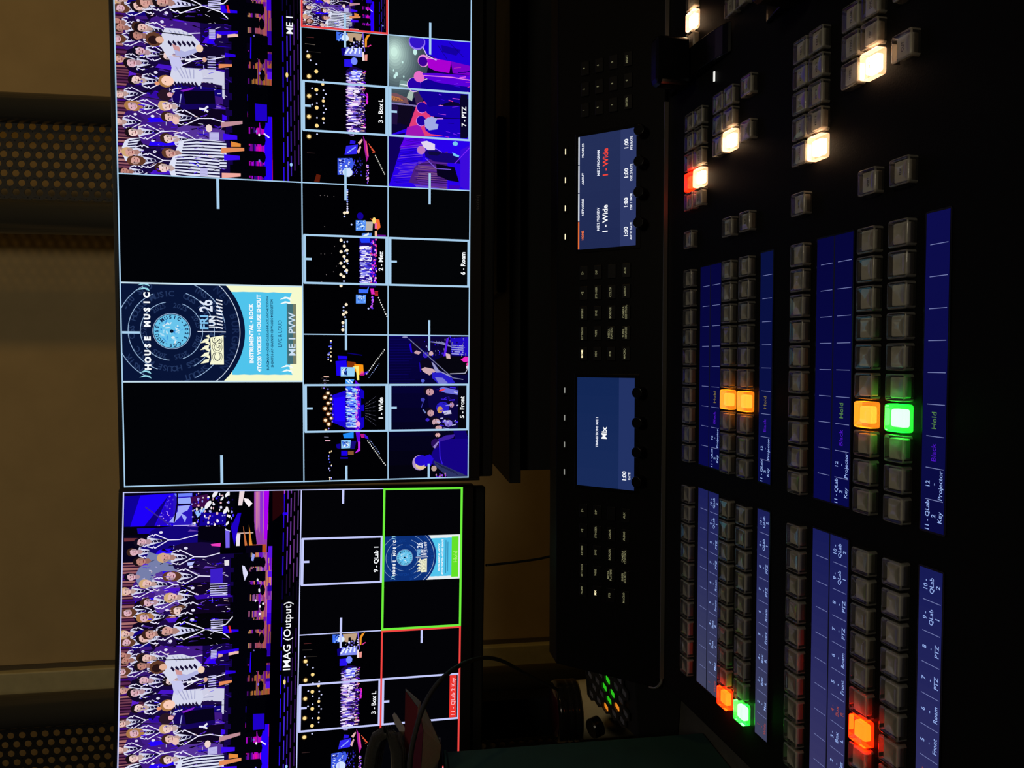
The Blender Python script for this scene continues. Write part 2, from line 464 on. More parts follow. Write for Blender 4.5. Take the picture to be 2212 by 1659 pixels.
    fl1(4.9, 6.6, [(190,110,60), (160,80,90), (120,20,150)]); fl1(7.4, 9.1, [(210,130,80), (176,90,110), (120,20,170)])
    fl1(9.1, 12.6, [(220,150,120), (170,80,150), (190,110,200), (120,20,220)])
    cv.rect(0, 7.12, 3.3, 7.5, (36,0,250)); cv.poly([c2(1500,20), c2(1530,20), c2(1530,380), c2(1500,380)], (40,0,240)); cv.poly([c2(1500,290), c2(1530,290), c2(1530,400), c2(1500,400)], (235,20,230))
    for i in range(14):
        a = rnd.uniform(5,12.6); cv.rect(a, 7.3, a+rnd.uniform(.2,.7), 7.52, rnd.choice([(60,0,220), (40,0,160), (90,20,230)]))
    # singers: (mapping, head along the picture, kind, hair, skin, head height)
    back = [(c1,80,165,'blazer',3,1), (c1,70,345,'blazer',1,3), (c1,68,520,'blazer',3,4), (c1,100,735,'blazer',3,1), (c2,90,110,'blazer',1,0), (c2,75,410,'blazer',0,0),
            (c2,70,720,'stripe',1,1), (c2,150,950,'blazer',0,3), (c4,165,100,'blazer',4,0), (c4,175,325,'blazer',3,4), (c4,150,550,'blazer',4,0), (c4,160,640,'blue',3,4), (c4,150,830,'blazer',1,3),
            (c3,245,690,'blue',1,4), (c3,215,950,'grey',5,4)]
    mid = [(c1,325,185,'blazer',0,0), (c1,315,390,'blazer',1,1), (c1,290,480,'blazer',0,3), (c1,320,650,'blazer',5,4), (c1,225,775,'blazer',0,4), (c1,275,960,'blazer',0,2),
           (c2,235,235,'blazer',2,4), (c2,240,520,'blazer',0,2), (c2,205,735,'blazer',4,1), (c2,265,830,'blazer',3,1), (c3,320,790,'grey',0,3), (c4,385,30,'blazer',4,0),
           (c4,400,225,'blazer',1,4), (c4,355,385,'blazer',2,4), (c4,345,600,'blazer',0,0), (c4,380,815,'blazer',0,0), (c3,330,590,'blue',5,4)]
    front = [(c1,600,915-460,'shirtA',3,1), (c1,560,115,'black',0,1), (c1,625,690,'blazer',0,2), (c1,625,965,'shirt',4,1), (c2,600,110,'blue',5,3), (c2,610,230,'blazer',4,2),
             (c2,640,350,'blazer',1,0), (c2,630,585,'blazer',1,2), (c2,650,745,'stripe',3,1), (c2,575,905,'stripe',1,2), (c3,590,760,'blazer',4,1), (c3,650,960,'blazer',3,4),
             (c4,665,185,'blazer',4,0), (c4,730,325,'blazer',3,2), (c4,670,430,'blazer',3,3), (c4,420,560,'blazer',1,1)]
    for f, a, b, k, h, s in back: person(cv, *f(a,b), .50, k, h, s, rnd.uniform(-.08,.08), rnd, 4.6, rnd.choice((1,-1)))
    for f, a, b, k, h, s in sorted(mid, key=lambda t: t[1]): person(cv, *f(a,b), .56, k, h, s, rnd.uniform(-.08,.08), rnd, 5.0, rnd.choice((1,-1)))
    for i in range(26):
        x = rnd.uniform(.3,12.5); y = rnd.uniform(2.6,4.4)
        cv.poly([(x,y),(x+rnd.uniform(.1,.3),y+.1),(x+rnd.uniform(-.1,.2),y+rnd.uniform(.4,1.1))], rnd.choice([(40,0,250),(80,20,220),(120,60,200),(14,4,40)]))
    for f, a, b, k, h, s in front[2:]:
        person(cv, *f(a,b), .60, k, h, s, rnd.uniform(-.05,.05), rnd, 4.6 if k != 'black' else 5.2, rnd.choice((1,-1)))
    person(cv, *c1(560,115), .68, 'black', 0, 1, 0.0, rnd, 5.3)
    for i in range(420):
        x = rnd.uniform(.1,12.4); y = rnd.uniform(.9,5.3); a = rnd.uniform(-1,1); w = rnd.uniform(.015,.05); l = rnd.uniform(.08,.35)
        if (i % 3): cv.poly([(x,y),(x+w,y),(x+a*l*.5+w,y+l),(x+a*l*.5,y+l)], rnd.choice([(40,4,250),(90,40,210),(10,2,24),(140,110,210),(50,16,150),(6,2,16),(70,10,230)]))
        else: cv.poly([(x,y),(x+w*.7,y),(x+a*l*.4+w*.7,y+l*.7),(x+a*l*.4,y+l*.7)], rnd.choice([(236,230,252),(206,196,240),(240,200,200)]))
    # the two in white shirts
    w = (212,214,236)
    cv.poly([c1(600,390), c1(760,395), c1(900,450), c1(990,540), c1(960,640), c1(820,690), c1(720,640), c1(640,720), c1(560,600), c1(560,470)], w)
    cv.poly([c1(700,600), c1(820,640), c1(940,600), c1(960,640), c1(820,700), c1(720,690)], (178,180,226))
    for k in range(6): cv.poly([c1(640+k*52,520), c1(680+k*52,560), c1(670+k*52,590), c1(630+k*52,545)], (22,14,50))
    for k in range(5): cv.line([c1(650+k*50,410+k*6), c1(700+k*40,470)], .05, (168,170,206))
    cv.line([c1(430,430), c1(900,465)], .05, (10,8,24))
    cv.ell(*c1(485,515), .36, .42, HAIR[3], 12); cv.ell(*c1(475,525), .22, .26, (40,20,22), 9); cv.ell(*c1(545,520), .17, .2, (226,176,150), 10)
    cv.ell(*c1(985,600), .2, .18, (240,206,180), 9); cv.poly([c1(680,560), c1(760,590), c1(770,640), c1(700,620)], (206,150,150))
    cv.poly([c1(690,740), c1(760,800), c1(900,830), c1(1000,840), c1(1025,920), c1(990,1010), c1(820,980), c1(680,990), c1(660,900)], w)
    cv.poly([c1(640,690), c1(760,700), c1(800,790), c1(720,860), c1(680,830)], (200,200,240))
    for k in range(5): cv.line([c1(720+k*50,800+k*8), c1(800+k*30,930)], .05, (170,172,208))
    for k in range(7): cv.poly([c1(710+k*38,960), c1(745+k*38,1010), c1(735+k*38,1030), c1(700+k*38,985)], (22,14,50))
    cv.ell(*c1(610,965), .31, .36, HAIR[2], 12); cv.ell(*c1(630,960), .24, .30, (250,205,185), 12); cv.ell(*c1(515,990), .1, .12, (230,150,110), 8)
    cv.rect(c1(600,975)[0], c1(600,975)[1], c1(604,965)[0], c1(612,965)[1], (60,30,30))
    cv.poly([c1(820,720), c1(1000,700), c1(1000,715), c1(830,745)], (240,240,250)); cv.ell(*c1(1040,720), .13, .11, (222,170,150), 8)
    # man with his back turned, in dark blue
    cv.poly([c2(680,130), c2(720,60), c2(800,30), c2(1150,40), c2(1170,250), c2(800,270), c2(770,240), c2(690,180)], (20,4,90))
    cv.poly([c2(800,60), c2(1150,60), c2(1160,200), c2(830,210)], (6,3,26)); cv.ell(*c2(600,115), .30, .34, (40,22,36), 12); cv.ell(*c2(655,110), .12, .14, (230,170,180), 8)
    cv.line([c2(780,100), c2(760,240)], .05, (170,170,230)); cv.line([c2(980,255), c2(1040,262), c2(1080,230)], .1, (230,230,245)); cv.line([c2(1040,262), c2(1080,290)], .1, (230,230,245))
    cv.poly([c2(770,60), c2(930,20), c2(900,50), c2(800,75)], (130,30,200))
    cv.line([c2(260,120), c2(830,215)], .05, (30,20,60)); cv.ell(*c2(1090,470), .2, .16, (240,214,206), 9); cv.ell(*c2(720,390), .2, .17, (236,190,180), 10)
    # skirts, legs, shoes
    cv.rect(0, 5.55, 12.6, 6.3, (2,2,8))
    for i in range(15):
        x = .4 + i*.84 + rnd.uniform(-.15,.15)
        cv.rect(x-.22, 5.4, x+.3, rnd.uniform(6.8,7.2), (2,2,8))
        cv.ell(x, 7.05, .3, .14, (2,2,8), 8)
    for p0, p1, cc in (((1230,710),(1490,700),(225,140,90)), ((1225,430),(1470,400),(190,140,150)), ((1235,990),(1450,985),(240,170,160)), ((1340,640),(1450,655),(230,140,60))):
        a = c2(*p0); b2 = c2(*p1); cv.poly([(a[0]-.15,a[1]),(a[0]+.13,a[1]),(b2[0]+.08,b2[1]),(b2[0]-.08,b2[1])], cc)
    for p0, p1, cc in (((1200,785),(1350,775),(230,140,90)), ((1300,445),(1420,445),(236,190,176)), ((1240,180),(1410,190),(36,0,240)), ((1170,430),(1420,410),(40,0,230)), ((1270,660),(1390,670),(40,0,220)), ((1180,455),(1230,460),(220,170,150))):
        a = c1(*p0); b2 = c1(*p1); cv.poly([(a[0]-.12,a[1]),(a[0]+.1,a[1]),(b2[0]+.06,b2[1]),(b2[0]-.06,b2[1])], cc)
    for p0, p1 in (((1250,560),(1410,570)), ((1260,790),(1440,795)), ((1240,350),(1290,355))):
        a = c2(*p0); b2 = c2(*p1); cv.poly([(a[0]-.16,a[1]),(a[0]+.16,a[1]),(b2[0]+.1,b2[1]),(b2[0]-.1,b2[1])], (60,10,240))
    for f, a0, a1, b0, b1 in ((c1,1075,1165,690,830), (c1,1090,1160,395,480), (c2,1095,1205,520,590), (c2,990,1075,920,990), (c4,1110,1250,450,560), (c4,1100,1300,60,180)):
        for k in range(6):
            b3 = b0 + (b1-b0)*k/5; cv.line([f(a0,b3), f(a1,b3)], .06, (190,186,236))
    for i in range(14):
        x = rnd.uniform(.5,12); cv.ell(x, rnd.uniform(6.5,7.1), .08, .05, rnd.choice([(240,240,250),(120,110,220)]), 6)
    cv.poly([c4(1310,515), c4(1330,515), c4(1350,590), c4(1320,590)], (220,40,50)); cv.poly([c4(1245,520), c4(1300,520), c4(1300,595), c4(1245,595)], (40,0,240))
    cv.poly([c3(1470,870), c3(1500,880), c3(1540,960), c3(1500,1040), c3(1480,960)], (220,220,250)); cv.poly([c3(845,820), c3(930,810), c3(900,850), c3(850,850)], (180,190,250))
    cv.poly([c3(1590,740), c3(1620,760), c3(1600,830), c3(1575,820)], (150,160,240)); cv.poly([c3(1110,630), c3(1225,620), c3(1220,660), c3(1120,650)], (235,60,190)); cv.poly([c3(1265,810), c3(1320,805), c3(1320,865), c3(1268,868)], (230,224,230))
    cv.poly([c3(1105,900), c3(1245,890), c3(1245,1050), c3(1105,1050)], (60,30,200))
    # foldback boxes in front of the stage, then the dark pit and the seat lights
    cv.rect(0, 7.52, 16, 9, (0,0,3))
    cv.poly([c1(1570,450), c1(1760,450), c1(1760,700), c1(1565,690)], (1,1,5)); cv.poly([c2(1535,10), c2(1760,10), c2(1760,400), c2(1540,400)], (1,1,5))
    cv.poly([c1(1560,460), c1(1572,460), c1(1570,700), c1(1556,690)], (40,0,250)); cv.poly([c2(1612,188), c2(1750,200), c2(1752,384), c2(1618,378)], (30,0,200))
    cv.line([c2(1715,520), c2(1778,568)], .07, (240,220,250))
    for j, yy in enumerate((8.06, 8.27, 8.44, 8.62, 8.82)):
        x = -.3 + j*.3
        while x < 16:
            w = 1.05; dim = 1.0 if not 7.6 < x < 10.8 else .25
            c0 = [(40,10,230), (70,40,220), (60,30,170), (70,30,110), (60,24,100)][j]
            if x > 10: c0 = [(40,4,220), (110,50,190), (120,60,170), (100,50,120), (90,60,120)][j]
            cv.rect(x, yy, x+w, yy+.055, tuple(int(c*dim) for c in c0)); x += w+.24
    cv.ell(5.5, 8.28, .14, .07, (250,220,140), 8); cv.ell(.9, 8.46, .1, .07, (160,200,255), 8)
    cv.rect(14.6, 8.03, 15.9, 8.12, (40,0,250)); cv.rect(14.6, 8.03, 14.75, 8.3, (40,0,250)); cv.ell(15.85, 8.07, .1, .08, (190,60,230), 8)
    cv.poly([c3(1825,55), c3(1960,55), c3(1960,300), c3(1825,400)], (34,4,8))
    return cv

def feed_poster(hold=False):
    """portrait poster centred in a 16:9 picture; px helper: crop pixels of the preview window"""
    cv = Canvas(); cv.rect(0, 0, 16, 9, (2,3,6))
    x0 = 8-2.53; x1 = 8+2.53; W = x1-x0
    def Pt(cx, cy):      # from crop pixels
        return (x0 + (845-cy)/625*W + 0.0, (cx-778)/1162*9)
    U = 9/1162
    nb = (8,20,54) if not hold else (12,48,120)
    cy_ = (80,196,236); cream = (246,250,206) if not hold else (232,238,240)
    cv.rect(x0, 0, x1, 9, cream)
    O = Pt(1092,522); R = 467*U
    c2 = Canvas()
    c2.ell(O[0], O[1], R, R, nb, 72)
    c2.arc(O[0], O[1], R*.935, 20, 160, .035, (200,214,235), 60)
    c2.rect(x0, 0, x1, Pt(1300,0)[1], nb)
    cv.stamp(c2, 0, 0, 1, 1, clip=(x0,0,x1,9))
    # torn blue panel
    rnd = random.Random(7); L = Pt(0,800)[0]; Rr = Pt(0,262)[0]; yb = Pt(1868,0)[1]; yt = Pt(1470,0)[1]
    pts = [(L+rnd.uniform(-.02,.02), yt + (yb-yt)*k/10) for k in range(11)] + [(L+(Rr-L)*k/14, yb+rnd.uniform(-.05,.05)+(.0 if 3<k<11 else -.1)) for k in range(1,14)] + [(Rr+rnd.uniform(-.02,.02), yb-(yb-yt)*k/10) for k in range(11)]
    cut = [(O[0]+R*1.0*cos(radians(a)), O[1]+R*1.0*sin(radians(a))) for a in range(55, 126, 5)]
    cv.poly(pts + cut, cy_)
    rc = (150,180,214)
    lay = Canvas(); ft = (34,52,92) if not hold else (16,60,140)
    lay.ringtext('2025  2025  2025  2025  2025  2025  2025  2025', O[0], O[1], 158*U, 0, 360, .24, ft)
    lay.ringtext('CGS HOUSE MUSIC  CGS HOUSE MUSIC  CGS HOUSE MUSIC  ', O[0], O[1], 232*U, -12, 348, .28, ft)
    lay.ringtext('INSTRUMENTAL 4-20 SHOUT ROCK INSTRUMENTAL 4-20 SHOUT ROCK  ', O[0], O[1], 305*U, -60, 300, .30, ft)
    lay.ringtext('GARRAN JONES BURGMANN  EDWARDS MIDDLETON GARNSEY  ', O[0], O[1], 385*U, 68, 428, .34, (24,40,80) if not hold else ft)
    for r, a0, a1 in ((197,-175,-10), (197,20,160), (272,-160,-25), (272,20,150), (345,-150,-30), (345,25,80), (345,110,155), (120,-180,180)):
        lay.arc(O[0], O[1], r*U, a0, a1, .035, rc, 40)
    cv.stamp(lay, 0, 0, 1, 1, clip=(x0,0,x1,9))
    cv.ell(O[0], O[1], 112*U, 112*U, (104,196,236), 36)
    for i in range(34):
        a = rnd.uniform(0,6.28); r = rnd.uniform(0,.8)**.7*100*U
        cv.ell(O[0]+r*cos(a)*.9-.05, O[1]+r*sin(a), rnd.uniform(.03,.16), rnd.uniform(.02,.06), rnd.choice([(216,236,244), (60,150,220), (170,220,244), (90,180,235)]), 7, rnd.uniform(0,3))
    cv.ringtext('HOUSE-MUSIC-2025-CGS-', O[0], O[1], 84*U, -60, 300, .16, (14,40,84), .04)
    cv.ell(O[0], O[1], 12*U, 12*U, (6,16,40), 14)
    yH = Pt(958,0)[1]
    cv.spaced('HOUSE MUSIC', Pt(0,775)[0], Pt(0,272)[0], yH, .27, (248,252,255), .06)
    def flame(cx, cy, s, c=(150,216,232)):
        for d in (-.12, .12):
            cv.poly([(cx+d-.07*s, cy+.25*s), (cx+d+.02*s, cy+.02*s), (cx+d-.03*s, cy-.28*s), (cx+d+.10*s, cy-.05*s), (cx+d+.06*s, cy+.18*s)], c)
    flame(*Pt(925,800), 1.1); flame(*Pt(925,245), 1.1)
    # date block
    cv.text('FRI', Pt(0,462)[0], Pt(1322,0)[1], .38, (130,196,240), w=.72, bold=.03)
    cv.text('26', Pt(0,362)[0]+.04, Pt(1350,0)[1], .62, (226,236,252), w=.62, bold=.02)
    cv.text('JUN', Pt(0,462)[0], Pt(1368,0)[1], .30, (230,238,250), w=.66, bold=.03)
    for k in range(9):
        a = Pt(1415, 505-k*22); cv.poly([(a[0],a[1]), (a[0]+.07,a[1]), (a[0]+.14,a[1]-.3), (a[0]+.07,a[1]-.3)], (236,240,250))
    a = Pt(1255,523); b = Pt(1435,523); cv.line([a, b], .05, (220,228,244))
    # crest of the school: leaves over rounded letters
    lc = (250,250,214); g = Pt(1420,640)
    cv.poly([(Pt(0,735)[0],Pt(1420,0)[1]), (Pt(0,735)[0],Pt(1330,0)[1]), (Pt(0,700)[0],Pt(1340,0)[1]), (Pt(0,560)[0],Pt(1335,0)[1]), (Pt(0,545)[0],Pt(1420,0)[1])], lc)
    for k in range(4):
        p = Pt(1325, 715-k*44); cv.poly([(p[0]-.05,p[1]-.02), (p[0]-.12,p[1]-.42), (p[0]+.10,p[1]-.2), (p[0]+.14,p[1]+.02)], lc)
        p = Pt(1330, 700-k*44); cv.poly([(p[0]+.02,p[1]+.02), (p[0]+.14,p[1]-.22), (p[0]+.2,p[1]-.02)], lc)
    cv.text('CGS', g[0], g[1]-.10, .44, (8,16,40), w=1.35, bold=.045); cv.text('CGS', g[0], g[1]-.10, .44, lc, w=1.35, bold=.01)
    # lower lines
    cx = Pt(0,530)[0]
    cv.text('INSTRUMENTAL \u2022 ROCK', cx, Pt(1612,0)[1], .185, (248,252,255), w=3.15, bold=.04)
    cv.text('4TO20 VOICES \u2022 HOUSE SHOUT', cx, Pt(1662,0)[1], .185, (248,252,255), w=4.1, bold=.04)
    if not hold:
        cv.text('BURGMANN\u2022JONES\u2022GARRAN\u2022BLAXLAND\u2022EDDISON', cx, Pt(1713,0)[1], .11, (10,40,80), w=3.9, bold=.02)
        cv.text('SHEAFFE\u2022HAY\u2022GARNSEY\u2022EDWARDS\u2022MIDDLETON', cx, Pt(1742,0)[1], .11, (10,40,80), w=3.6, bold=.02)
        cv.text('LIVE & LOUD', cx, Pt(1800,0)[1], .2, (14,60,110), w=1.4, bold=.0)
    else:
        cv.line([(cx-1.9,Pt(1700,0)[1]),(cx+1.9,Pt(1700,0)[1])], .05, (20,70,120)); cv.line([(cx-1.7,Pt(1730,0)[1]),(cx+1.7,Pt(1730,0)[1])], .05, (20,70,120))
    flame(*Pt(1835,765), 1.2, (245,252,250)); flame(*Pt(1830,318), 1.2, (245,252,250))
    return cv

def crowd(cv, rnd, x0, x1, y0, y1, n, cols, s=.12):
    for i in range(n):
        x = rnd.uniform(x0, x1); y = rnd.uniform(y0, y1)
        cv.poly([(x-s*.4,y), (x,y-s*.8), (x+s*.4,y), (x+s*rnd.uniform(.2,.6),y+s*2.2), (x-s*rnd.uniform(.2,.6),y+s*2.0)], rnd.choice(cols))

def feed_wide():
    rnd = random.Random(11); cv = Canvas(); cv.rect(0, 0, 16, 9, (1,1,3))
    def c(a, b):
        x = 640+a/5.185; y = 720+b/5.185; l = 1041-(x-656)*.03; r = 722+(x-656)*.012
        return ((l-y)/(l-r)*16, (x-656)/183*9)
    cv.poly([c(400,690), c(540,640), c(600,600), c(600,1080), c(540,1050), c(400,990)], (22,0,210))
    cv.poly([c(420,720), c(560,700), c(560,980), c(430,980)], (28,0,255))
    cv.rect(c(0,1090)[0], c(550,0)[1], c(0,560)[0], c(720,0)[1], (16,0,150))
    cv.poly([c(660,520), c(700,560), c(715,1200), c(680,1210), c(660,1080)], (90,0,220)); cv.poly([c(700,600), c(760,640), c(760,1040), c(700,1090)], (20,0,200))
    for a, b in ((745,760), (745,900)): cv.poly([c(a-20,b-40), c(a+30,b-30), c(a+30,b+30), c(a-20,b+40)], (2,1,16))
    crowd(cv, rnd, c(0,1050)[0], c(0,600)[0], c(560,0)[1], c(650,0)[1], 330, [(200,220,255), (120,190,255), (80,110,255), (30,10,200), (160,200,250), (240,240,255)], .17)
    for i in range(110): cv.ell(*c(rnd.uniform(655,705), rnd.uniform(600,1090)), rnd.uniform(.03,.12), rnd.uniform(.03,.08), rnd.choice([(230,40,230), (200,120,255), (240,180,240), (90,20,250), (250,200,160)]), 6)
    cv.ell(*c(690,1010), .3, .25, (250,170,220), 10)
    # side screens and stage boxes
    cv.poly([c(440,310), c(560,300), c(575,470), c(450,470)], (26,0,240)); cv.poly([c(465,250), c(570,255), c(570,290), c(470,290)], (26,0,240)); cv.line([c(575,220), c(740,245)], .1, (12,0,110))
    cv.poly([c(570,310), c(660,320), c(690,380), c(570,380)], (130,50,10)); cv.poly([c(650,340), c(750,350), c(755,440), c(690,470), c(650,400)], (250,150,20)); cv.poly([c(630,370), c(700,360), c(705,520), c(680,520), c(670,400)], (255,235,120))
    cv.poly([c(498,375), c(655,378), c(650,480), c(498,480)], (150,210,250))
    for i in range(40): cv.poly([c(500+rnd.random()*60,380+rnd.random()*90), c(520+rnd.random()*60,385+rnd.random()*90), c(510+rnd.random()*60,390+rnd.random()*80)], rnd.choice([(10,40,110), (60,110,220), (230,250,255)]))
    cv.poly([c(550,510), c(650,510), c(625,570), c(550,560)], (60,150,245)); cv.poly([c(560,590), c(630,590), c(600,630), c(560,620)], (40,120,245)); cv.line([c(560,520), c(600,555)], .12, (220,240,255)); cv.line([c(590,515), c(630,550)], .12, (220,240,255))
    cv.poly([c(520,1120), c(640,1100), c(640,1170), c(530,1170)], (30,140,250))
    cv.poly([c(500,1190), c(610,1190), c(600,1280), c(500,1285)], (140,200,250))
    for i in range(34): cv.poly([c(500+rnd.random()*90,1195+rnd.random()*80), c(520+rnd.random()*80,1200+rnd.random()*70), c(510+rnd.random()*60,1205+rnd.random()*70)], rnd.choice([(10,40,110), (60,110,220), (230,250,255)]))
    cv.poly([c(610,1200), c(670,1200), c(650,1290), c(600,1290)], (20,10,120)); cv.poly([c(500,1310), c(570,1310), c(570,1365), c(500,1365)], (26,0,230)); cv.poly([c(490,1385), c(575,1385), c(575,1400), c(490,1400)], (22,0,180)); cv.poly([c(440,1240), c(490,1230), c(490,1290), c(450,1280)], (18,0,150))
    for k in range(5): cv.line([c(575,1315+k*9), c(640,1318+k*8)], .05, (170,110,60))
    cv.poly([c(690,1200), c(715,1210), c(715,1310), c(650,1340), c(690,1290)], (190,40,240))
    for yb, s in ((470,-1), (1130,1)):
        for k in range(5): cv.line([c(715+k*3,yb+k*9*s-6), c(762,yb+k*9*s-6)], .06, (230,30,160))
        cv.poly([c(760,yb-10), c(800,yb+20*s), c(810,yb+50*s), c(770,yb+40*s)], (60,20,220))
    for k in range(15):
        t = k/14
        cv.ell(*c(790+200*t, 450-265*t), .09, .06, (230,230,225), 6); cv.ell(*c(800+200*t, 1200+270*t), .09, .06, (230,230,225), 6)
        if k < 9: cv.ell(*c(815+200*t, 490-260*t), .06, .05, (150,170,235), 6); cv.ell(*c(825+190*t, 1190+260*t), .06, .05, (150,170,235), 6)
    for k in range(7):
        b0 = 790 + k*26
        for j in range(9): cv.rect(*c(775+j*14, b0+(k-3)*j*3.4), *c(781+j*14, b0-7+(k-3)*j*3.4), (120,120,140) if j < 4 else (80,80,100))
    # rig of lamps
    for a, b, r, col in ((322,712,.17,(255,140,50)), (357,778,.15,(255,150,70)), (322,837,.19,(255,130,30)), (357,897,.16,(255,120,40)), (325,968,.18,(255,130,40)), (362,1012,.17,(255,120,30)), (355,665,.15,(255,190,120)), (388,730,.13,(255,200,180)), (388,838,.13,(255,190,170)), (390,945,.14,(255,170,120)), (330,1080,.12,(250,170,60))):
        cv.ell(*c(a,b), r*1.7, r*1.7, tuple(int(v*.35) for v in col), 12); cv.ell(*c(a,b), r, r, (255,235,200), 10)
    for a, b in ((355,620),(390,690),(385,770),(405,790),(385,890),(408,905),(362,1060),(400,985),(310,610),(322,560),(318,520)): cv.ell(*c(a,b), .09, .07, (150,130,250), 7)
    for k in range(30):
        b = rnd.choice([rnd.uniform(30,370), rnd.uniform(1310,1640)]); cv.ell(*c(rnd.choice([360,390,372]), b), rnd.uniform(.06,.12), rnd.uniform(.06,.1), rnd.choice([(255,225,170), (180,180,255), (90,100,250), (255,240,210)]), 7)
    cv.poly([c(305,476), c(365,478), c(370,488), c(315,488)], (250,200,180)); cv.poly([c(305,520), c(368,523), c(368,527), c(305,526)], (180,180,190)); cv.poly([c(320,1190), c(380,1192), c(378,1202), c(320,1202)], (240,180,200)); cv.line([c(310,1155), c(360,1158)], .06, (130,130,150))
    for k in range(10): cv.line([c(rnd.uniform(270,300), rnd.uniform(480,620)), c(rnd.uniform(330,350), rnd.uniform(480,620))], .03, (60,50,50))
    return cv

def feed_box():
    rnd = random.Random(21); cv = Canvas(); cv.rect(0, 0, 16, 9, (1,1,3))
    def c(a, b):
        x = 640+a/3.95; y = b/3.95; l = 393+(x-650)*.058; r = 60+(x-650)*.078
        return ((l-y)/(l-r)*16, (x-650.5)/187.5*9)
    cv.poly([c(345,1345), c(470,1345), c(490,1400), c(440,1490), c(345,1488)], (60,90,230))
    for i in range(60):
        a = rnd.uniform(348,440); b = rnd.uniform(1345,1480); cv.poly([c(a,b), c(a+rnd.uniform(10,30),b+rnd.uniform(-14,14)), c(a+rnd.uniform(5,20),b+10)], rnd.choice([(200,220,255), (20,20,120), (120,150,250), (240,245,255)]))
    cv.ell(*c(430,1468), .5, .55, (210,228,255), 9)
    cv.poly([c(420,1240), c(520,1230), c(510,1310), c(405,1315)], (50,40,240)); cv.line([c(430,1300), c(500,1250)], .12, (150,170,255)); cv.poly([c(455,1190), c(500,1200), c(495,1225), c(450,1225)], (40,20,220))
    for p in ((520,1215,555,1180), (510,1290,540,1240)): cv.poly([c(p[0],p[1]), c(p[2],p[3]), c(p[2]+8,p[3]+12), c(p[0]+18,p[1]+20)], (230,180,180))
    cv.poly([c(565,1155), c(600,1230), c(615,1330), c(595,1380), c(575,1260)], (170,30,160)); cv.line([c(590,1200), c(605,1330)], .12, (240,90,120))
    for k in range(4): cv.line([c(610+k*12,1220+k*26), c(668,1295)], .06, (230,90,60))
    for k in range(11): cv.ell(*c(672+k*8, 1325+k*16), .09, .06, (235,235,225), 6)
    for i in range(26): cv.ell(*c(rnd.uniform(590,612), rnd.uniform(1380,1560)), .09, .06, rnd.choice([(230,120,240), (120,60,230), (240,200,240)]), 6)
    for i in range(40): cv.ell(*c(rnd.uniform(470,570), rnd.uniform(1345,1510)), rnd.uniform(.04,.14), .05, rnd.choice([(40,30,200), (90,80,240), (10,6,60)]), 6)
    cv.poly([c(165,1480), c(200,1490), c(190,1550), c(145,1545)], (90,26,10))
    # choir band
    cv.poly([c(420,600), c(470,560), c(560,590), c(590,1130), c(420,1110)], (26,8,70))
    crowd(cv, rnd, c(0,1115)[0], c(0,585)[0], c(425,0)[1], c(520,0)[1], 420, [(236,222,250), (180,160,236), (110,90,220), (60,30,150), (250,240,255), (200,150,220), (30,10,60)], .19)
    crowd(cv, rnd, c(0,640)[0], c(0,560)[0], c(450,0)[1], c(540,0)[1], 50, [(190,200,255), (60,60,240), (120,130,250), (240,240,255)], .16)
    for i in range(90): cv.rect(*c(540+rnd.random()*45, 600+i*5.8), *c(548+rnd.random()*45, 595+i*5.8), rnd.choice([(250,220,230), (230,60,220), (120,40,240), (220,150,120), (40,20,120)]))
    for i in range(22): cv.ell(*c(rnd.uniform(590,606), rnd.uniform(790,890)), .12, .06, rnd.choice([(250,50,200), (200,40,230)]), 6)
    # right side: panel, screens
    cv.poly([c(405,503), c(480,505), c(470,570), c(405,565)], (40,20,240)); cv.ell(*c(490,520), .4, .35, (120,140,255), 9)
    cv.poly([c(380,410), c(440,400), c(440,475), c(385,470)], (12,0,120))
    cv.poly([c(425,400), c(560,410), c(560,485), c(405,470)], (130,140,240))
    for k in range(4): cv.line([c(415+k*40,455), c(450+k*30,410)], .18, (236,244,255))
    cv.poly([c(560,440), c(575,440), c(580,515), c(560,515)], (245,225,225)); cv.poly([c(580,465), c(604,462), c(602,515), c(582,515)], (236,150,140))
    cv.poly([c(430,280), c(560,290), c(545,350), c(490,345), c(470,360), c(425,340)], (190,160,130)); cv.poly([c(480,320), c(500,318), c(520,400), c(480,400)], (10,8,16)); cv.poly([c(510,340), c(530,350), c(540,400), c(520,400)], (20,16,30))
    cv.poly([c(582,330), c(600,300), c(630,290), c(600,340), c(598,400), c(582,400)], (240,150,40)); cv.line([c(565,285), c(580,440)], .1, (130,100,240)); cv.line([c(605,398), c(635,383)], .1, (240,60,160))
    cv.poly([c(338,272), c(430,285), c(440,330), c(420,350), c(340,345)], (60,110,240))
    for i in range(22):
        a = rnd.uniform(342,400); b = rnd.uniform(276,340); cv.poly([c(a,b), c(a+22,b+rnd.uniform(-10,10)), c(a+10,b+12)], rnd.choice([(220,236,255), (10,20,90), (110,160,255)]))
    cv.ell(*c(415,325), .35, .4, (220,236,255), 8)
    for i in range(30): cv.ell(*c(rnd.uniform(430,570), rnd.uniform(350,420)), .07, .1, rnd.choice([(120,110,230), (230,230,250), (20,10,50)]), 6)
    # lamps
    for a, b in ((103,480), (106,650), (106,816), (104,990), (104,1160)): cv.ell(*c(a,b), .29, .29, (90,66,30), 10); cv.ell(*c(a,b), .19, .20, (255,226,150), 10)
    for a, b in ((168,608), (168,762), (170,915), (170,1068)): cv.ell(*c(a,b), .20, .20, (255,222,140), 10)
    for a, b in ((226,858), (226,1008), (222,716)): cv.ell(*c(a,b), .16, .16, (255,220,150), 9)
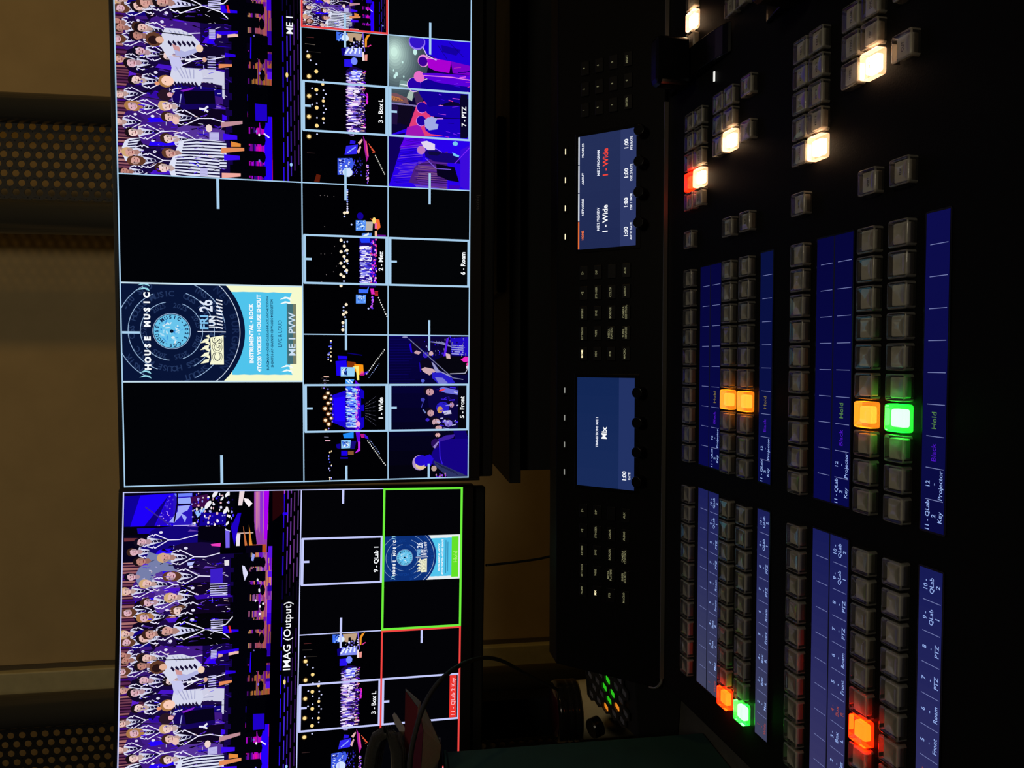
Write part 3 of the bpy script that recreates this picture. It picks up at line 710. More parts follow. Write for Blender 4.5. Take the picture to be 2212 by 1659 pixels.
    for a, b in ((170,548), (172,686), (172,802), (172,875), (172,1000), (172,1140), (226,680), (228,768), (228,830), (228,900), (228,957), (228,1045), (120,515), (132,750), (132,888), (248,800), (248,928), (95,440)): cv.ell(*c(a,b), .09, .09, (210,215,255), 7)
    cv.line([c(75,375), c(160,385)], .05, (110,100,90)); cv.line([c(85,320), c(150,325)], .05, (90,40,40)); cv.line([c(85,1298), c(155,1302)], .05, (60,40,40)); cv.line([c(100,440), c(205,450)], .04, (50,45,40))
    return cv

def feed_mez():
    rnd = random.Random(31); cv = Canvas(); cv.rect(0, 0, 16, 9, (1,1,3))
    def c(a, b):
        x = 600+a/3.95; y = 380+b/3.95; l = 722.5+(x-655)*.01; r = 394+(x-655)*.058
        return ((l-y)/(l-r)*16, (x-655.5)/183.5*9)
    cv.rect(c(0,930)[0], c(700,0)[1], c(0,500)[0], c(840,0)[1], (24,6,110))
    crowd(cv, rnd, c(0,905)[0], c(0,570)[0], c(705,0)[1], c(775,0)[1], 260, [(226,222,255), (150,150,240), (70,60,220), (250,246,255), (40,20,140)], .19)
    for i in range(90): cv.ell(*c(rnd.uniform(795,845), rnd.uniform(540,920)), .12, .08, rnd.choice([(240,60,220), (120,40,250), (250,180,230), (40,10,240), (220,60,120)]), 6)
    cv.poly([c(700,530), c(790,530), c(790,570), c(715,570)], (30,60,250))
    for (b0, b1) in ((378,465), (1012,1088)):
        cv.poly([c(668,b0), c(755,b0+2), c(750,b1), c(668,b1)], (90,150,250))
        for i in range(26):
            a = rnd.uniform(670,735); b = rnd.uniform(b0,b1-14); cv.poly([c(a,b), c(a+16,b+rnd.uniform(-8,8)), c(a+8,b+10)], rnd.choice([(225,245,255), (10,40,120), (150,200,255)]))
    cv.poly([c(755,390), c(815,392), c(810,465), c(750,468)], (190,180,170)); cv.poly([c(790,365), c(870,375), c(880,440), c(850,465), c(830,400)], (250,110,50)); cv.ell(*c(825,382), .35, .2, (255,220,120), 9)
    cv.poly([c(830,400), c(850,400), c(850,450), c(830,450)], (240,110,160)); cv.ell(*c(706,342), .4, .35, (20,0,150), 9)
    cv.poly([c(720,490), c(805,488), c(800,525), c(720,525)], (90,140,240)); cv.line([c(725,520), c(780,492)], .2, (230,240,255)); cv.poly([c(830,470), c(850,470), c(850,520), c(830,520)], (245,190,150))
    for k in range(4): cv.line([c(850+k*0,505+k*6), c(925,508+k*6)], .06, (120,20,160))
    cv.poly([c(690,965), c(760,970), c(780,940), c(770,1000), c(690,1000)], (60,110,250)); cv.poly([c(790,960), c(820,960), c(830,1010), c(800,1010)], (230,40,190))
    for k in range(4): cv.line([c(830,985+k*11), c(858,985+k*11)], .07, (240,60,60))
    for k in range(9): cv.ell(*c(862+k*9, 1040+k*20), .09, .07, (230,230,225), 6)
    for i in range(24): cv.ell(*c(rnd.uniform(795,820), rnd.uniform(1010,1130)), .1, .07, rnd.choice([(200,80,240), (90,40,230), (230,190,255)]), 6)
    for a, b in ((543,547), (570,597), (543,645), (568,686), (592,633), (592,722), (541,743), (567,774), (589,804), (541,840), (565,857), (541,936), (597,310), (573,315), (585,1098), (583,1165), (560,1182), (556,1253), (555,1316)): cv.ell(*c(a,b), .17, .17, (255,238,206), 9)
    for a, b in ((570,563), (596,560), (575,640), (596,660), (572,705), (598,745), (570,730), (575,812), (590,825), (566,897), (597,135), (597,220), (598,277), (572,345), (632,415), (562,1120), (562,1148), (575,1205), (556,1285), (775,1132)): cv.ell(*c(a,b), .10, .10, (190,205,255), 7)
    for i in range(14): cv.ell(*c(rnd.uniform(360,520), rnd.uniform(110,1000)), .05, .05, (120,110,110), 5)
    for k in range(10): cv.ell(*c(597, 120+k*20), .1, .1, rnd.choice([(220,220,250), (120,140,250)]), 6)
    cv.ell(*c(226,655), .3, .2, (120,40,200), 8)
    return cv

def feed_ptz():
    rnd = random.Random(41); cv = Canvas(); cv.rect(0, 0, 16, 9, (10,4,50))
    def c(a, b):
        x = 640+a/3.95; y = b/3.95; l = 404+(x-838)*.056; r = 75+(x-838)*.084
        return ((l-y)/(l-r)*16, (x-838.5)/178.5*9)
    PP = lambda pts, col: cv.poly([c(*p) for p in pts], col)
    PP([(780,1600),(780,1155),(960,1085),(1100,1100),(1490,1180),(1490,1640)], (40,0,235))
    PP([(780,1600),(780,1155),(930,1130),(800,1560)], (14,0,90))
    PP([(1020,900),(1100,850),(1250,1160),(1100,1160),(945,1120)], (225,60,120)); PP([(945,1080),(1050,1060),(1100,1170),(930,1160)], (160,20,180))
    PP([(930,1160),(1100,1170),(1080,1260),(880,1260)], (90,0,235))
    for i in range(40):
        b = 1180+i*10; a0 = 905-(b-1180)*.28; cv.line([c(a0+rnd.uniform(0,60),b), c(1075,b-18+rnd.uniform(-4,4))], .035, rnd.choice([(18,0,120), (60,20,200), (26,0,160), (140,80,180)]))
    PP([(1010,1420),(1290,1290),(1280,1620),(960,1560)], (74,30,130))
    for i in range(26): cv.line([c(rnd.uniform(1000,1060),1380+i*9), c(1290,1400+i*9)], .04, rnd.choice([(20,6,50), (150,100,130), (110,50,180)]))
    # grey upper corner with the bright haze
    PP([(780,740),(780,298),(1130,325),(1100,480),(1010,700),(960,770)], (52,66,78))
    for k in range(16):
        t = k/15; e = Canvas(); q = c(835+(1-t)*30, 440+(1-t)*60)
        e.ell(q[0], q[1], 4.2*(1-t)+.5, 2.9*(1-t)+.35, tuple(int(u+(v-u)*t**1.6) for u, v in zip((54,68,80), (205,238,226))), 22); cv.stamp(e, 0, 0, 1, 1, clip=(8.8, 0, 16, 5.2))
    for a, b, r in ((1010,440,.22), (855,630,.16), (840,650,.14), (830,598,.08), (905,528,.09), (915,650,.08)): cv.ell(*c(a,b), r*1.6, r, (200,240,235), 7)
    PP([(880,700),(890,680),(950,690),(960,740),(875,740)], (120,150,150)); cv.line([c(885,715), c(950,725)], .1, (220,240,240))
    PP([(785,790),(850,790),(940,830),(960,885),(900,870),(800,860)], (120,80,90)); PP([(800,810),(880,830),(920,860),(800,850)], (190,120,70))
    for k in range(9): cv.line([c(805+k*13,822+k*3), c(812+k*13,855)], .05, (60,30,50))
    PP([(960,775),(1000,775),(985,860),(940,830)], (170,190,180)); PP([(785,865),(1030,895),(1030,910),(785,880)], (130,120,180)); PP([(860,890),(1000,900),(950,1070),(850,1040)], (14,8,30)); PP([(800,880),(870,900),(860,1060),(790,1050)], (30,14,60)); PP([(1000,790),(1060,780),(1080,860),(1020,890)], (60,40,80))
    # people, mostly blue, seen from the side with a bright rim
    def fig(head, body, col, rim=(190,110,250), hc=None, r=.62):
        b2 = [c(*p) for p in body]; cv.poly(b2, col); cv.line(b2[:max(3, len(b2)//2)], .09, rim)
        h = c(*head); cv.ell(h[0], h[1], r, r*.95, rim, 14); cv.ell(h[0]+.03, h[1]+.05, r*.93, r*.93, hc or (30,0,160), 14)
    fig((1060,1282), [(1090,1290),(1130,1260),(1190,1270),(1240,1300),(1380,1320),(1400,1400),(1180,1380),(1100,1340)], (20,4,110), (120,80,250), (190,120,190), .48)
    PP([(1060,1210),(1110,1200),(1180,1230),(1180,1280),(1120,1280),(1080,1250)], (226,214,240)); PP([(1120,1290),(1190,1295),(1240,1305),(1200,1330),(1130,1320)], (14,10,60))
    fig((1060,1030), [(1090,1050),(1120,1000),(1180,1010),(1250,1010),(1490,1010),(1490,1180),(1260,1160),(1140,1140),(1100,1110)], (26,0,190), (210,140,250), None, .56)
    PP([(1090,1020),(1150,990),(1200,1010),(1180,1050),(1210,1060),(1200,1100),(1130,1110),(1095,1080)], (160,170,230))
    fig((1065,915), [(1090,900),(1120,870),(1180,890),(1250,900),(1490,900),(1490,1010),(1280,1000),(1150,990),(1110,960)], (22,0,170), (240,130,220), None, .6)
    fig((1000,720), [(1030,760),(1060,690),(1130,660),(1300,690),(1490,720),(1490,900),(1320,860),(1200,900),(1130,910),(1060,820)], (18,0,150), (236,190,240), (40,0,170), .78)
    cv.ell(*c(1045,650), .6, .6, (230,110,200), 12); PP([(1070,620),(1200,620),(1490,640),(1490,740),(1330,720),(1200,700),(1090,660)], (90,0,220)); cv.line([c(1080,640), c(1320,655), c(1480,680)], .1, (240,130,230))
    cv.ell(*c(1080,515), .66, .62, (236,150,220), 14); cv.ell(*c(1075,520), .52, .5, (60,0,150), 12)
    PP([(1110,500),(1180,490),(1320,500),(1300,620),(1180,600),(1120,570)], (170,0,210)); PP([(1310,500),(1490,520),(1490,640),(1330,620)], (120,0,200)); cv.line([c(1110,490), c(1180,500), c(1320,500)], .09, (240,140,230))
    PP([(1070,320),(1490,350),(1490,560),(1320,520),(1200,500),(1110,460),(1080,400)], (30,0,215)); cv.ell(*c(1025,355), .85, .9, (150,120,240), 14); cv.ell(*c(1025,350), .72, .8, (50,20,200), 14)
    cv.line([c(1075,400), c(1110,470), c(1190,510)], .1, (210,190,250)); PP([(1230,380),(1400,420),(1360,470),(1240,440)], (20,0,160)); cv.line([c(1200,380), c(1280,500)], .05, (16,0,110)); cv.line([c(1300,360), c(1420,480)], .05, (16,0,110))
    for i in range(34): a = rnd.uniform(1180,1480); b = rnd.uniform(560,1180); cv.line([c(a,b), c(a+rnd.uniform(20,70),b+rnd.uniform(-12,12))], rnd.uniform(.03,.1), rnd.choice([(60,10,240), (16,0,120), (230,90,240), (120,40,250), (240,60,160)]))
    PP([(1190,1400),(1350,1430),(1390,1560),(1300,1545),(1200,1500)], (6,2,30)); cv.line([c(1100,1350), c(1190,1440), c(1320,1450)], .08, (120,90,220)); PP([(1330,1300),(1390,1330),(1385,1345),(1340,1330)], (120,200,250))
    cv.ell(*c(1355,1225), .25, .3, (120,200,240), 8); PP([(1400,1280),(1480,1240),(1490,1640),(1400,1600)], (60,10,220)); cv.line([c(1350,1400), c(1480,1260)], .08, (130,40,250))
    PP([(1300,1580),(1400,1590),(1390,1620),(1300,1615)], (60,0,190)); PP([(1390,830),(1470,840),(1470,1170),(1400,1160)], (8,2,40))
    return cv

def feed_front():
    rnd = random.Random(51); cv = Canvas()
    cv.grad(0, 0, 16, 9, (3,3,10), (6,2,70), 10)
    def c(a, b):
        x = 640+a/5.185; y = 720+b/5.185; l = 1035-(x-839)*.02; r = 724.5+(x-839)*.016
        return ((l-y)/(l-r)*16, (x-839.5)/174*9)
    PP = lambda pts, col: cv.poly([c(*p) for p in pts], col)
    for i in range(18): b = 40+i*30; cv.line([c(1050,b), c(1050+rnd.uniform(150,320),b)], .08, (10,4,rnd.randint(70,110)))
    # right: two people at a music stand, drums
    PP([(1280,60),(1940,40),(1940,320),(1600,260),(1400,160)], (10,4,50)); PP([(1720,60),(1940,50),(1940,260),(1740,250)], (30,10,190))
    for k in range(5): cv.line([c(1735,140+k*23), c(1870,150+k*23)], .12, (150,150,220))
    for i in range(60): cv.ell(*c(rnd.uniform(1420,1930), rnd.uniform(50,260)), rnd.uniform(.04,.16), rnd.uniform(.03,.1), rnd.choice([(60,40,240), (150,150,210), (20,6,90), (110,110,140), (30,0,200)]), 6)
    for k in range(5): cv.line([c(1500+k*30,100), c(1620+k*30,120+k*10)], .1, (130,130,180))
    PP([(1640,280),(1680,60),(1705,60),(1665,280)], (90,30,240)); cv.ell(*c(1335,155), .5, .55, (14,6,40), 14); PP([(1265,120),(1285,115),(1300,220),(1280,210)], (30,0,230))
    PP([(1320,215),(1345,195),(1400,215),(1370,240),(1325,228)], (200,160,170)); cv.ell(*c(1445,245), .35, .3, (50,30,190), 9); cv.ell(*c(1508,230), .25, .25, (210,170,180), 9)
    PP([(1550,300),(1650,260),(1900,270),(1935,420),(1900,470),(1720,460),(1590,400)], (6,5,14)); PP([(1670,225),(1720,240),(1725,290),(1680,285)], (214,180,180))
    PP([(1840,300),(1890,265),(1940,270),(1935,320),(1880,330)], (235,40,190)); cv.ell(*c(1920,352), .2, .16, (250,70,170), 8); PP([(1900,370),(1935,360),(1935,410),(1905,400)], (220,210,230))
    cv.ell(*c(1450,350), .62, .75, (10,6,26), 14); PP([(1400,400),(1440,380),(1530,400),(1560,430),(1490,470),(1420,430)], (206,170,176)); PP([(1375,330),(1385,330),(1400,440),(1385,430)], (26,6,170))
    PP([(1510,320),(1540,340),(1600,420),(1740,480),(1700,500),(1560,440)], (150,150,200)); cv.line([c(1260,65), c(1600,370), c(1750,500), c(1870,520)], .09, (120,122,160)); cv.ell(*c(1220,48), .1, .3, (140,140,190), 8)
    cv.line([c(1720,455), c(1890,450), c(1920,400)], .1, (170,170,190)); PP([(1520,440),(1620,440),(1740,500),(1780,560),(1600,575),(1520,500)], (40,30,200)); PP([(1550,490),(1640,500),(1700,560),(1600,575)], (120,120,210)); cv.ell(*c(1418,530), .2, .22, (80,90,210), 8); cv.line([c(1430,530), c(1400,575)], .06, (70,80,180))
    # middle group
    PP([(1450,600),(1480,590),(1640,600),(1810,620),(1810,1070),(1560,1060),(1500,900)], (10,4,60))
    for a, b, rx, ry, sk in ((1490,650,.75,.7,(200,150,160)), (1500,885,.7,.6,(196,150,160)), (1560,985,.75,.7,(200,160,170)), (1700,1000,.75,.7,(140,120,220)), (1590,1050,.5,.6,(204,160,160)), (1735,795,.55,.4,(186,140,170)), (1580,1130,.45,.45,(220,170,170))):
        h = c(a,b); cv.ell(h[0]+.08, h[1]-.12, rx*.7, ry*.78, (14,8,26), 12); cv.ell(h[0]-.06, h[1]+.06, rx*.52, ry*.64, sk, 12); cv.rect(h[0]-.35, h[1]-.02, h[0]-.15, h[1]+.05, (40,20,40)); cv.rect(h[0]+.1, h[1]-.02, h[0]+.3, h[1]+.05, (40,20,40))
    cv.ell(*c(1640,830), .65, .75, (40,30,200), 14); cv.ell(*c(1610,855), .4, .32, (200,150,80), 10); PP([(1640,870),(1730,860),(1740,900),(1660,910)], (200,196,230))
    PP([(1600,615),(1640,600),(1815,640),(1810,690),(1680,670),(1620,650)], (110,112,220)); cv.line([c(1600,645), c(1660,625)], .16, (250,60,70))
    for i in range(30): a = rnd.uniform(1560,1800); b = rnd.uniform(600,1060); cv.line([c(a,b), c(a+rnd.uniform(20,70),b+rnd.uniform(-14,14))], rnd.uniform(.05,.14), rnd.choice([(60,30,230), (150,146,220), (30,10,120), (190,190,230)]))
    cv.ell(*c(1418,740), .22, .24, (60,60,180), 8); cv.line([c(1430,745), c(1400,830)], .08, (60,60,170)); cv.line([c(1420,850), c(1450,890)], .16, (110,130,190)); cv.ell(*c(1470,965), .2, .22, (60,40,200), 8)
    # left: tall man, blue, back of the head
    PP([(1500,1390),(1560,1250),(1640,1180),(1770,1180),(1935,1150),(1935,1600),(1780,1560),(1600,1500),(1520,1460)], (20,2,130)); PP([(1760,1080),(1900,1090),(1935,1180),(1780,1180)], (14,0,110))
    PP([(1540,1230),(1590,1180),(1680,1140),(1780,1130),(1760,1170),(1650,1200)], (60,30,160)); cv.ell(*c(1560,1230), .55, .5, (40,14,90), 10); PP([(1530,1270),(1590,1205),(1600,1215),(1555,1285)], (150,130,200))
    h = c(1385,1440); cv.ell(h[0]-.05, h[1], .86, .82, (180,150,205), 22); cv.ell(h[0]-.36, h[1]+.15, .45, .62, (226,196,150), 14); cv.ell(h[0]+.2, h[1]+.16, .60, .74, (34,10,200), 20)
    PP([(1440,1370),(1500,1350),(1540,1400),(1510,1480),(1440,1490)], (34,8,210)); cv.line([c(1605,1200), c(1612,1380), c(1640,1465)], .1, (60,30,240))
    cv.ell(*c(1545,1510), .32, .3, (190,160,150), 12); PP([(1540,1420),(1640,1470),(1930,1600),(1700,1610),(1560,1480)], (44,50,100))
    for k in range(6): cv.line([c(1570+k*36,1450+k*16), c(1640+k*36,1500+k*18)], .06, (20,22,60))
    for i in range(12): cv.ell(*c(rnd.uniform(1560,1740), rnd.uniform(1570,1620)), .14, .08, rnd.choice([(150,60,240), (210,140,190), (60,30,200)]), 6)
    PP([(1815,560),(1915,560),(1915,1090),(1815,1090)], (4,4,12))
    return cv

CHOIR = feed_choir(); POSTER = feed_poster(); HOLD = feed_poster(True)
WIDE = feed_wide(); BOX = feed_box(); MEZ = feed_mez(); PTZ = feed_ptz(); FRONT = feed_front()
LC = (168,206,236)
def window(cv, x, y, w, feed, box=True, ticks=True, col=LC, label=None, boxw=.042, plate=None):
    k = w/16; h = w*9/16
    if feed: cv.stamp(feed, x, y, k, k, clip=(x, y, x+w, y+h))
    bw = h*9/16/2; cx = x+w/2
    if box:
        t = .055
        for s in (-1, 1): cv.rect(cx+s*bw-t/2, y+.03, cx+s*bw+t/2, y+h, col)
        cv.rect(cx-bw, y+.02, cx+bw, y+.02+t*1.3, col); cv.rect(cx-bw, y+h-t*1.3, cx+bw, y+h, col)
    if ticks:
        yy = y+h/2; t = .06
        L = w*.105 if w < 5 else .78
        cv.rect(x, yy-t/2, x+L, yy+t/2, col); cv.rect(x+w-L, yy-t/2, x+w, yy+t/2, col)
        cv.rect(cx-t/2, y+.03, cx+t/2, y+(.24 if w < 5 else .44), col)
    if label:
        hh = .115 if w < 5 else .20
        if plate: cv.rect(cx-bw*.92, y+h-.29, cx+bw*.92, y+h-.10, plate)
        cv.text(label, cx, y+h-(.135 if w < 5 else .24), hh, (250,252,255), bold=.03)
def borders(cv, col, t=.03):
    for xx in (0, 8, 16): cv.rect(xx-t/2 if 0 < xx < 16 else (0 if xx == 0 else 16-t), 0, xx+t/2 if 0 < xx < 16 else (t if xx == 0 else 16), 9, col)
    for xx in (4, 12): cv.rect(xx-t/2, 4.5, xx+t/2, 9, col)
    for yy in (0, 4.5, 6.75, 9): cv.rect(0, max(0, yy-t/2) if yy < 9 else 9-t, 16, min(9, yy+t/2) if yy > 0 else t, col)
def make_right():
    cv = Canvas(); cv.rect(0, 0, 16, 9, (3,4,6))
    window(cv, 0, 0, 8, POSTER, box=False, ticks=False)
    bw = 4.5*9/32
    for s in (-1, 1): cv.rect(4+s*bw-.02, 0, 4+s*bw+.02, 4.5, (200,226,240))
    cv.rect(0, 2.36, .78, 2.43, LC); cv.rect(7.22, 2.36, 8, 2.43, LC); cv.rect(3.97, .03, 4.03, .45, LC)
    pl = Canvas(); pl.rect(-.80, 0, .80, .24, (66,110,120)); cv.stamp(pl, 4, 4.09, 1, 1); cv.rect(3.2, 4.24, 4.8, 4.33, (120,126,104))
    cv.text('ME 1 PVW', 4, 4.30, .165, (205,225,245), w=1.15, bold=.02)
    window(cv, 8, 0, 8, CHOIR, box=False, ticks=False)
    cv.text('ME 1', 12.02, 4.30, .165, (248,250,255), bold=.01)
    for k, (f, l, f2, l2) in enumerate(((WIDE,'1 - Wide',FRONT,'5 - Front'), (MEZ,'2 - Mez',None,'6 - Roam'), (BOX,'3 - Box L',PTZ,'7 - PTZ'), (CHOIR,None,None,None))):
        window(cv, 4*k, 4.5, 4, f, label=l, box=k < 3, plate=None)
        window(cv, 4*k, 6.75, 4, f2, label=l2, box=k < 3, plate=(8,6,40) if k == 2 else None)
    borders(cv, LC)
    t = .05; R = (236,70,70)
    cv.rect(12, 4.5, 12+t, 6.75, R); cv.rect(12, 4.5, 16, 4.5+t, R); cv.rect(12, 6.75-t, 16, 6.75, R); cv.rect(16-t, 4.5, 16, 6.75, R)
    return cv
def make_left():
    L2 = (196,202,250)
    cv = Canvas(); cv.rect(0, 0, 16, 9, (3,3,6))
    window(cv, 8, 0, 8, CHOIR, box=False, ticks=False)
    cv.rect(10.9, 4.09, 13.1, 4.33, (3,3,8)); cv.text('IMAG (Output)', 12.0, 4.28, .185, (250,252,255), w=1.86, bold=.01)
    window(cv, 0, 0, 8, None, box=False, ticks=False)
    for k, (f, l, f2, l2) in enumerate(((WIDE,'1 - Wide',None,None), (MEZ,'2 - Mez',None,None), (BOX,'3 - Box L',None,None), (None,'9 - QLab 1',None,None))):
        window(cv, 4*k, 4.5, 4, f, label=l, col=L2)
        window(cv, 4*k, 6.75, 4, f2, box=k == 2, ticks=k != 3, col=L2)
    cv.stamp(HOLD, 12, 6.75, .25, .25, clip=(14-.66, 6.75, 14+.66, 9))
    borders(cv, L2)
    def frame(x, y, w, h, t, col): cv.rect(x, y, x+w, y+t, col); cv.rect(x, y+h-t, x+w, y+h, col); cv.rect(x, y, x+t, y+h, col); cv.rect(x+w-t, y, x+w, y+h, col)
    frame(8, 6.73, 4, 2.27, .05, (240,70,66)); frame(12, 6.73, 4, 2.27, .06, (110,240,60))
    cv.rect(14-.58, 8.70, 14+.58, 8.90, (100,225,40)); cv.text('Hold', 14, 8.865, .115, (190,245,130), bold=.0)
    cv.rect(10-.60, 8.70, 10+.60, 8.90, (236,52,46)); cv.text('11 - QLab 2 Key', 10, 8.855, .105, (252,190,200), w=1.06, bold=.01)
    return cv

# ------------------------------------------------------------------ room
m_wall = mat('tan_painted_wall', (0.50,0.37,0.19), rough=0.9, spec=0.1, noise=0.05, nscale=14, bump=0.05)
b = MB(); b.box(-3.2, 3.2, 1.75, 1.85, -0.78, 2.7)
struct(b.build('wall_back', m_wall))
b = MB(); b.box(-3.2, 3.2, -2.5, 1.75, -0.86, -0.78)
struct(b.build('floor', mat('dark_carpet', (0.02,0.019,0.018), rough=0.95, noise=0.2, nscale=60)))
m_trimw = mat('pale_wood_moulding', (0.52,0.47,0.27), rough=0.55, noise=0.10, nscale=30)
b = MB(); b.box(-0.812, -0.764, 1.728, 1.75, -0.78, 2.7); b.box(-0.812, -0.798, 1.735, 1.75, -0.78, 2.7)
struct(b.build('trim_1', m_trimw, bevel=0.003))
b = MB(); b.box(-0.764, -0.754, 1.746, 1.75, -0.78, 2.7)
struct(b.build('trim_2', mat('dark_wall_groove', (0.10,0.08,0.05), rough=0.8)))

# desk the panel stands on
m_desk = mat('dark_desk_laminate', (0.055,0.052,0.045), rough=0.55, spec=0.3, noise=0.12, nscale=60)
desk = empty('desk', 'dark laminate desk carrying the control panel and both monitors', 'desk', (0,0,-0.78))
b = MB(); b.box(-1.35, 1.15, 0.20, 1.20, 0.75, 0.78); b.build('desk_top', m_desk, desk, bevel=0.002)
for x in (-1.28, 1.02):
    for y in (0.27, 1.09):
        b = MB(); b.box(x, x+0.05, y, y+0.05, 0.0, 0.75); b.build('leg', m_desk, desk, bevel=0.002)

# perforated metal screens with round tube frames
m_tube = mat('black_tube', (0.040,0.040,0.036), rough=0.28, spec=0.9)
m_perf = mat('black_perforated_sheet', (0.016,0.015,0.014), rough=0.55, spec=0.3)
def perforated(x0, x1, label, posts):
    r = empty('perforated_screen', label, 'perforated screen', ((x0+x1)/2, 1.6, -0.78), group='black perforated screens at the wall')
    xc = (x0+x1)/2
    b = MB(); px = 0.0182; pz = 0.0212; R = 0.0066
    nx = int(round((x1-x0)/px)); nz = int(2.2/pz)
    for i in range(nx):
        for j in range(nz):
            cx = x0 - xc + px*(i+.5); cz = 0.08 + pz*(j+.5) + (pz/2 if i % 2 else 0)
            N = 16; out = []; inn = []
            for k in range(N):
                a = 2*pi*(k+.5)/N; ca, sa = cos(a), sin(a)
                sc = min((px/2)/abs(ca), (pz/2)/abs(sa)); out.append((cx+ca*sc, 0, cz+sa*sc)); inn.append((cx+R*ca, 0, cz+R*sa))
            # square the corners of the cell
            b.add(out+inn, [(k, (k+1) % N, N+(k+1) % N, N+k) for k in range(N)])
            for sx in (1, -1):
                for sz in (1, -1):
                    near = sorted(range(N), key=lambda k: (out[k][0]-cx-sx*px/2)**2+(out[k][2]-cz-sz*pz/2)**2)[:2]
                    b.add([out[near[0]], out[near[1]], (cx+sx*px/2, 0, cz+sz*pz/2)], [(0,1,2)])
    sh = b.build('perforated_sheet', m_perf, r)
    s = sh.modifiers.new('thick', 'SOLIDIFY'); s.thickness = 0.0012
    for x, rad in posts:
        b = MB(); b.lathe([(rad, 0.0), (rad, 2.36)], (x-xc, 0, 0), 32); b.build('frame_post', m_tube, r, smooth=True)
    for z in (0.06, 2.32):
        b = MB(); b.box(x0-xc, x1-xc, -0.012, 0.012, z-0.02, z+0.02); b.build('frame_rail', m_tube, r)
    return r
perforated(0.205, 0.375, 'black perforated metal screen in a round tube frame, rising behind the right-hand monitor', ((0.394, 0.029), (0.185, 0.033)))
perforated(-1.25, -0.815, 'black perforated metal screen in a round tube frame, left of the pale moulding', ((-0.792, 0.033),))

# ------------------------------------------------------------------ monitors
m_bez = mat('black_bezel', (0.006,0.006,0.0065), rough=0.45, spec=0.4)
m_back = mat('black_monitor_back', (0.010,0.010,0.010), rough=0.7, spec=0.2)
def monitor(name, label, origin, ang, W, cv, logo):
    a, bb, c = [radians(v) for v in ang]
    R = Matrix.Rotation(bb, 4, 'Z') @ Matrix.Rotation(a, 4, 'X') @ Matrix.Rotation(c, 4, 'Y')
    root = empty(name, label, 'monitor', (0,0,0))
    T = Matrix.Translation(Vector(origin)) @ R
    root.matrix_world = T
    H = W*9/16
    B = 0.0035; TB = 0.0045; BB = 0.0140
    b = MB()
    b.box(-B, 0, -0.0035, 0.012, -H-BB, TB); b.box(W, W+B, -0.0035, 0.012, -H-BB, TB)
    b.box(0, W, -0.0035, 0.012, 0, TB); b.box(0, W, -0.0035, 0.012, -H-BB, -H)
    b.build('bezel', m_bez, root, bevel=0.0006)
    b = MB(); b.box(0.03, W-0.03, 0.012, 0.055, -H+0.02, -0.03); b.box(0, W, 0.002, 0.018, -H-0.032, 0.0)
    b.build('rear_housing', m_back, root, bevel=0.003)
    k = W/16
    cv.build('screen', root, 16, lambda x, y, h: (x*k, -0.0003-h, -y*k), step=6e-6)
    if logo:
        vs, fs = glyphs('soniq', 0.0); s = 0.0048/CAPH; xs = [p[0] for p in vs]
        kx = 0.0185/(max(xs)-min(xs)); t = MB()
        t.add([(W/2+(p[0]-min(xs))*kx-0.024, -0.0038, -H-0.0105+p[1]*s) for p in vs], fs)
        t.build('logo', mat('grey_logo_print', (0.10,0.10,0.105), rough=0.5), root)
    # stand: upright and foot, kept plumb
    Ti = T.inverted()
    base = T @ Vector((W/2, 0.06, -H+0.06))
    def stand(nm, bx):
        b = MB(); b.box(*bx); b.v = [tuple(Ti @ Vector(v)) for v in b.v]; b.build(nm, m_back, root, bevel=0.003)
    z0 = 0.2012 if logo else 0.0006
    stand('stand_neck', (base.x-0.03, base.x+0.03, 1.095, 1.13, z0+0.012, base.z+0.03))
    stand('stand_arm', (base.x-0.03, base.x+0.03, base.y-0.01, 1.12, base.z, base.z+0.05))
    stand('stand_foot', (base.x-0.12, base.x+0.12, 1.02 if logo else 1.075, 1.185, z0, z0+0.012))
    return root
monitor('monitor', 'right-hand flat monitor showing the concert feeds and the blue HOUSE MUSIC poster', (-0.23828, 0.91696, 0.66359), (3.451, -1.6535, 0.2929), 0.72, make_right(), True)
ol = CAM + (Vector((-0.96445, 0.89024, 0.68200)) - CAM)*1.03
monitor('monitor', 'left-hand flat monitor showing the IMAG output feed over green and red framed windows', tuple(ol), (5.2586, 2.7813, 1.1140), 0.7416, make_left(), False)

# low black riser added to darken the gap under the right-hand monitor
rs = empty('monitor_filler', 'wide low black riser behind the control panel, added to darken the gap under the right-hand monitor', 'filler', (0.16, 1.08, 0.0006))
b = MB(); b.box(-0.415, 0.43, -0.10, 0.11, 0.185, 0.2004); b.build('filler_shelf', m_back, rs, bevel=0.001)
b = MB(); b.box(-0.40, 0.42, -0.085, -0.07, 0.0, 0.185); b.build('front_panel', m_back, rs)
for x in (-0.40, 0.405):
    b = MB(); b.box(x, x+0.015, -0.07, 0.10, 0.0, 0.185); b.build('side_panel', m_back, rs)

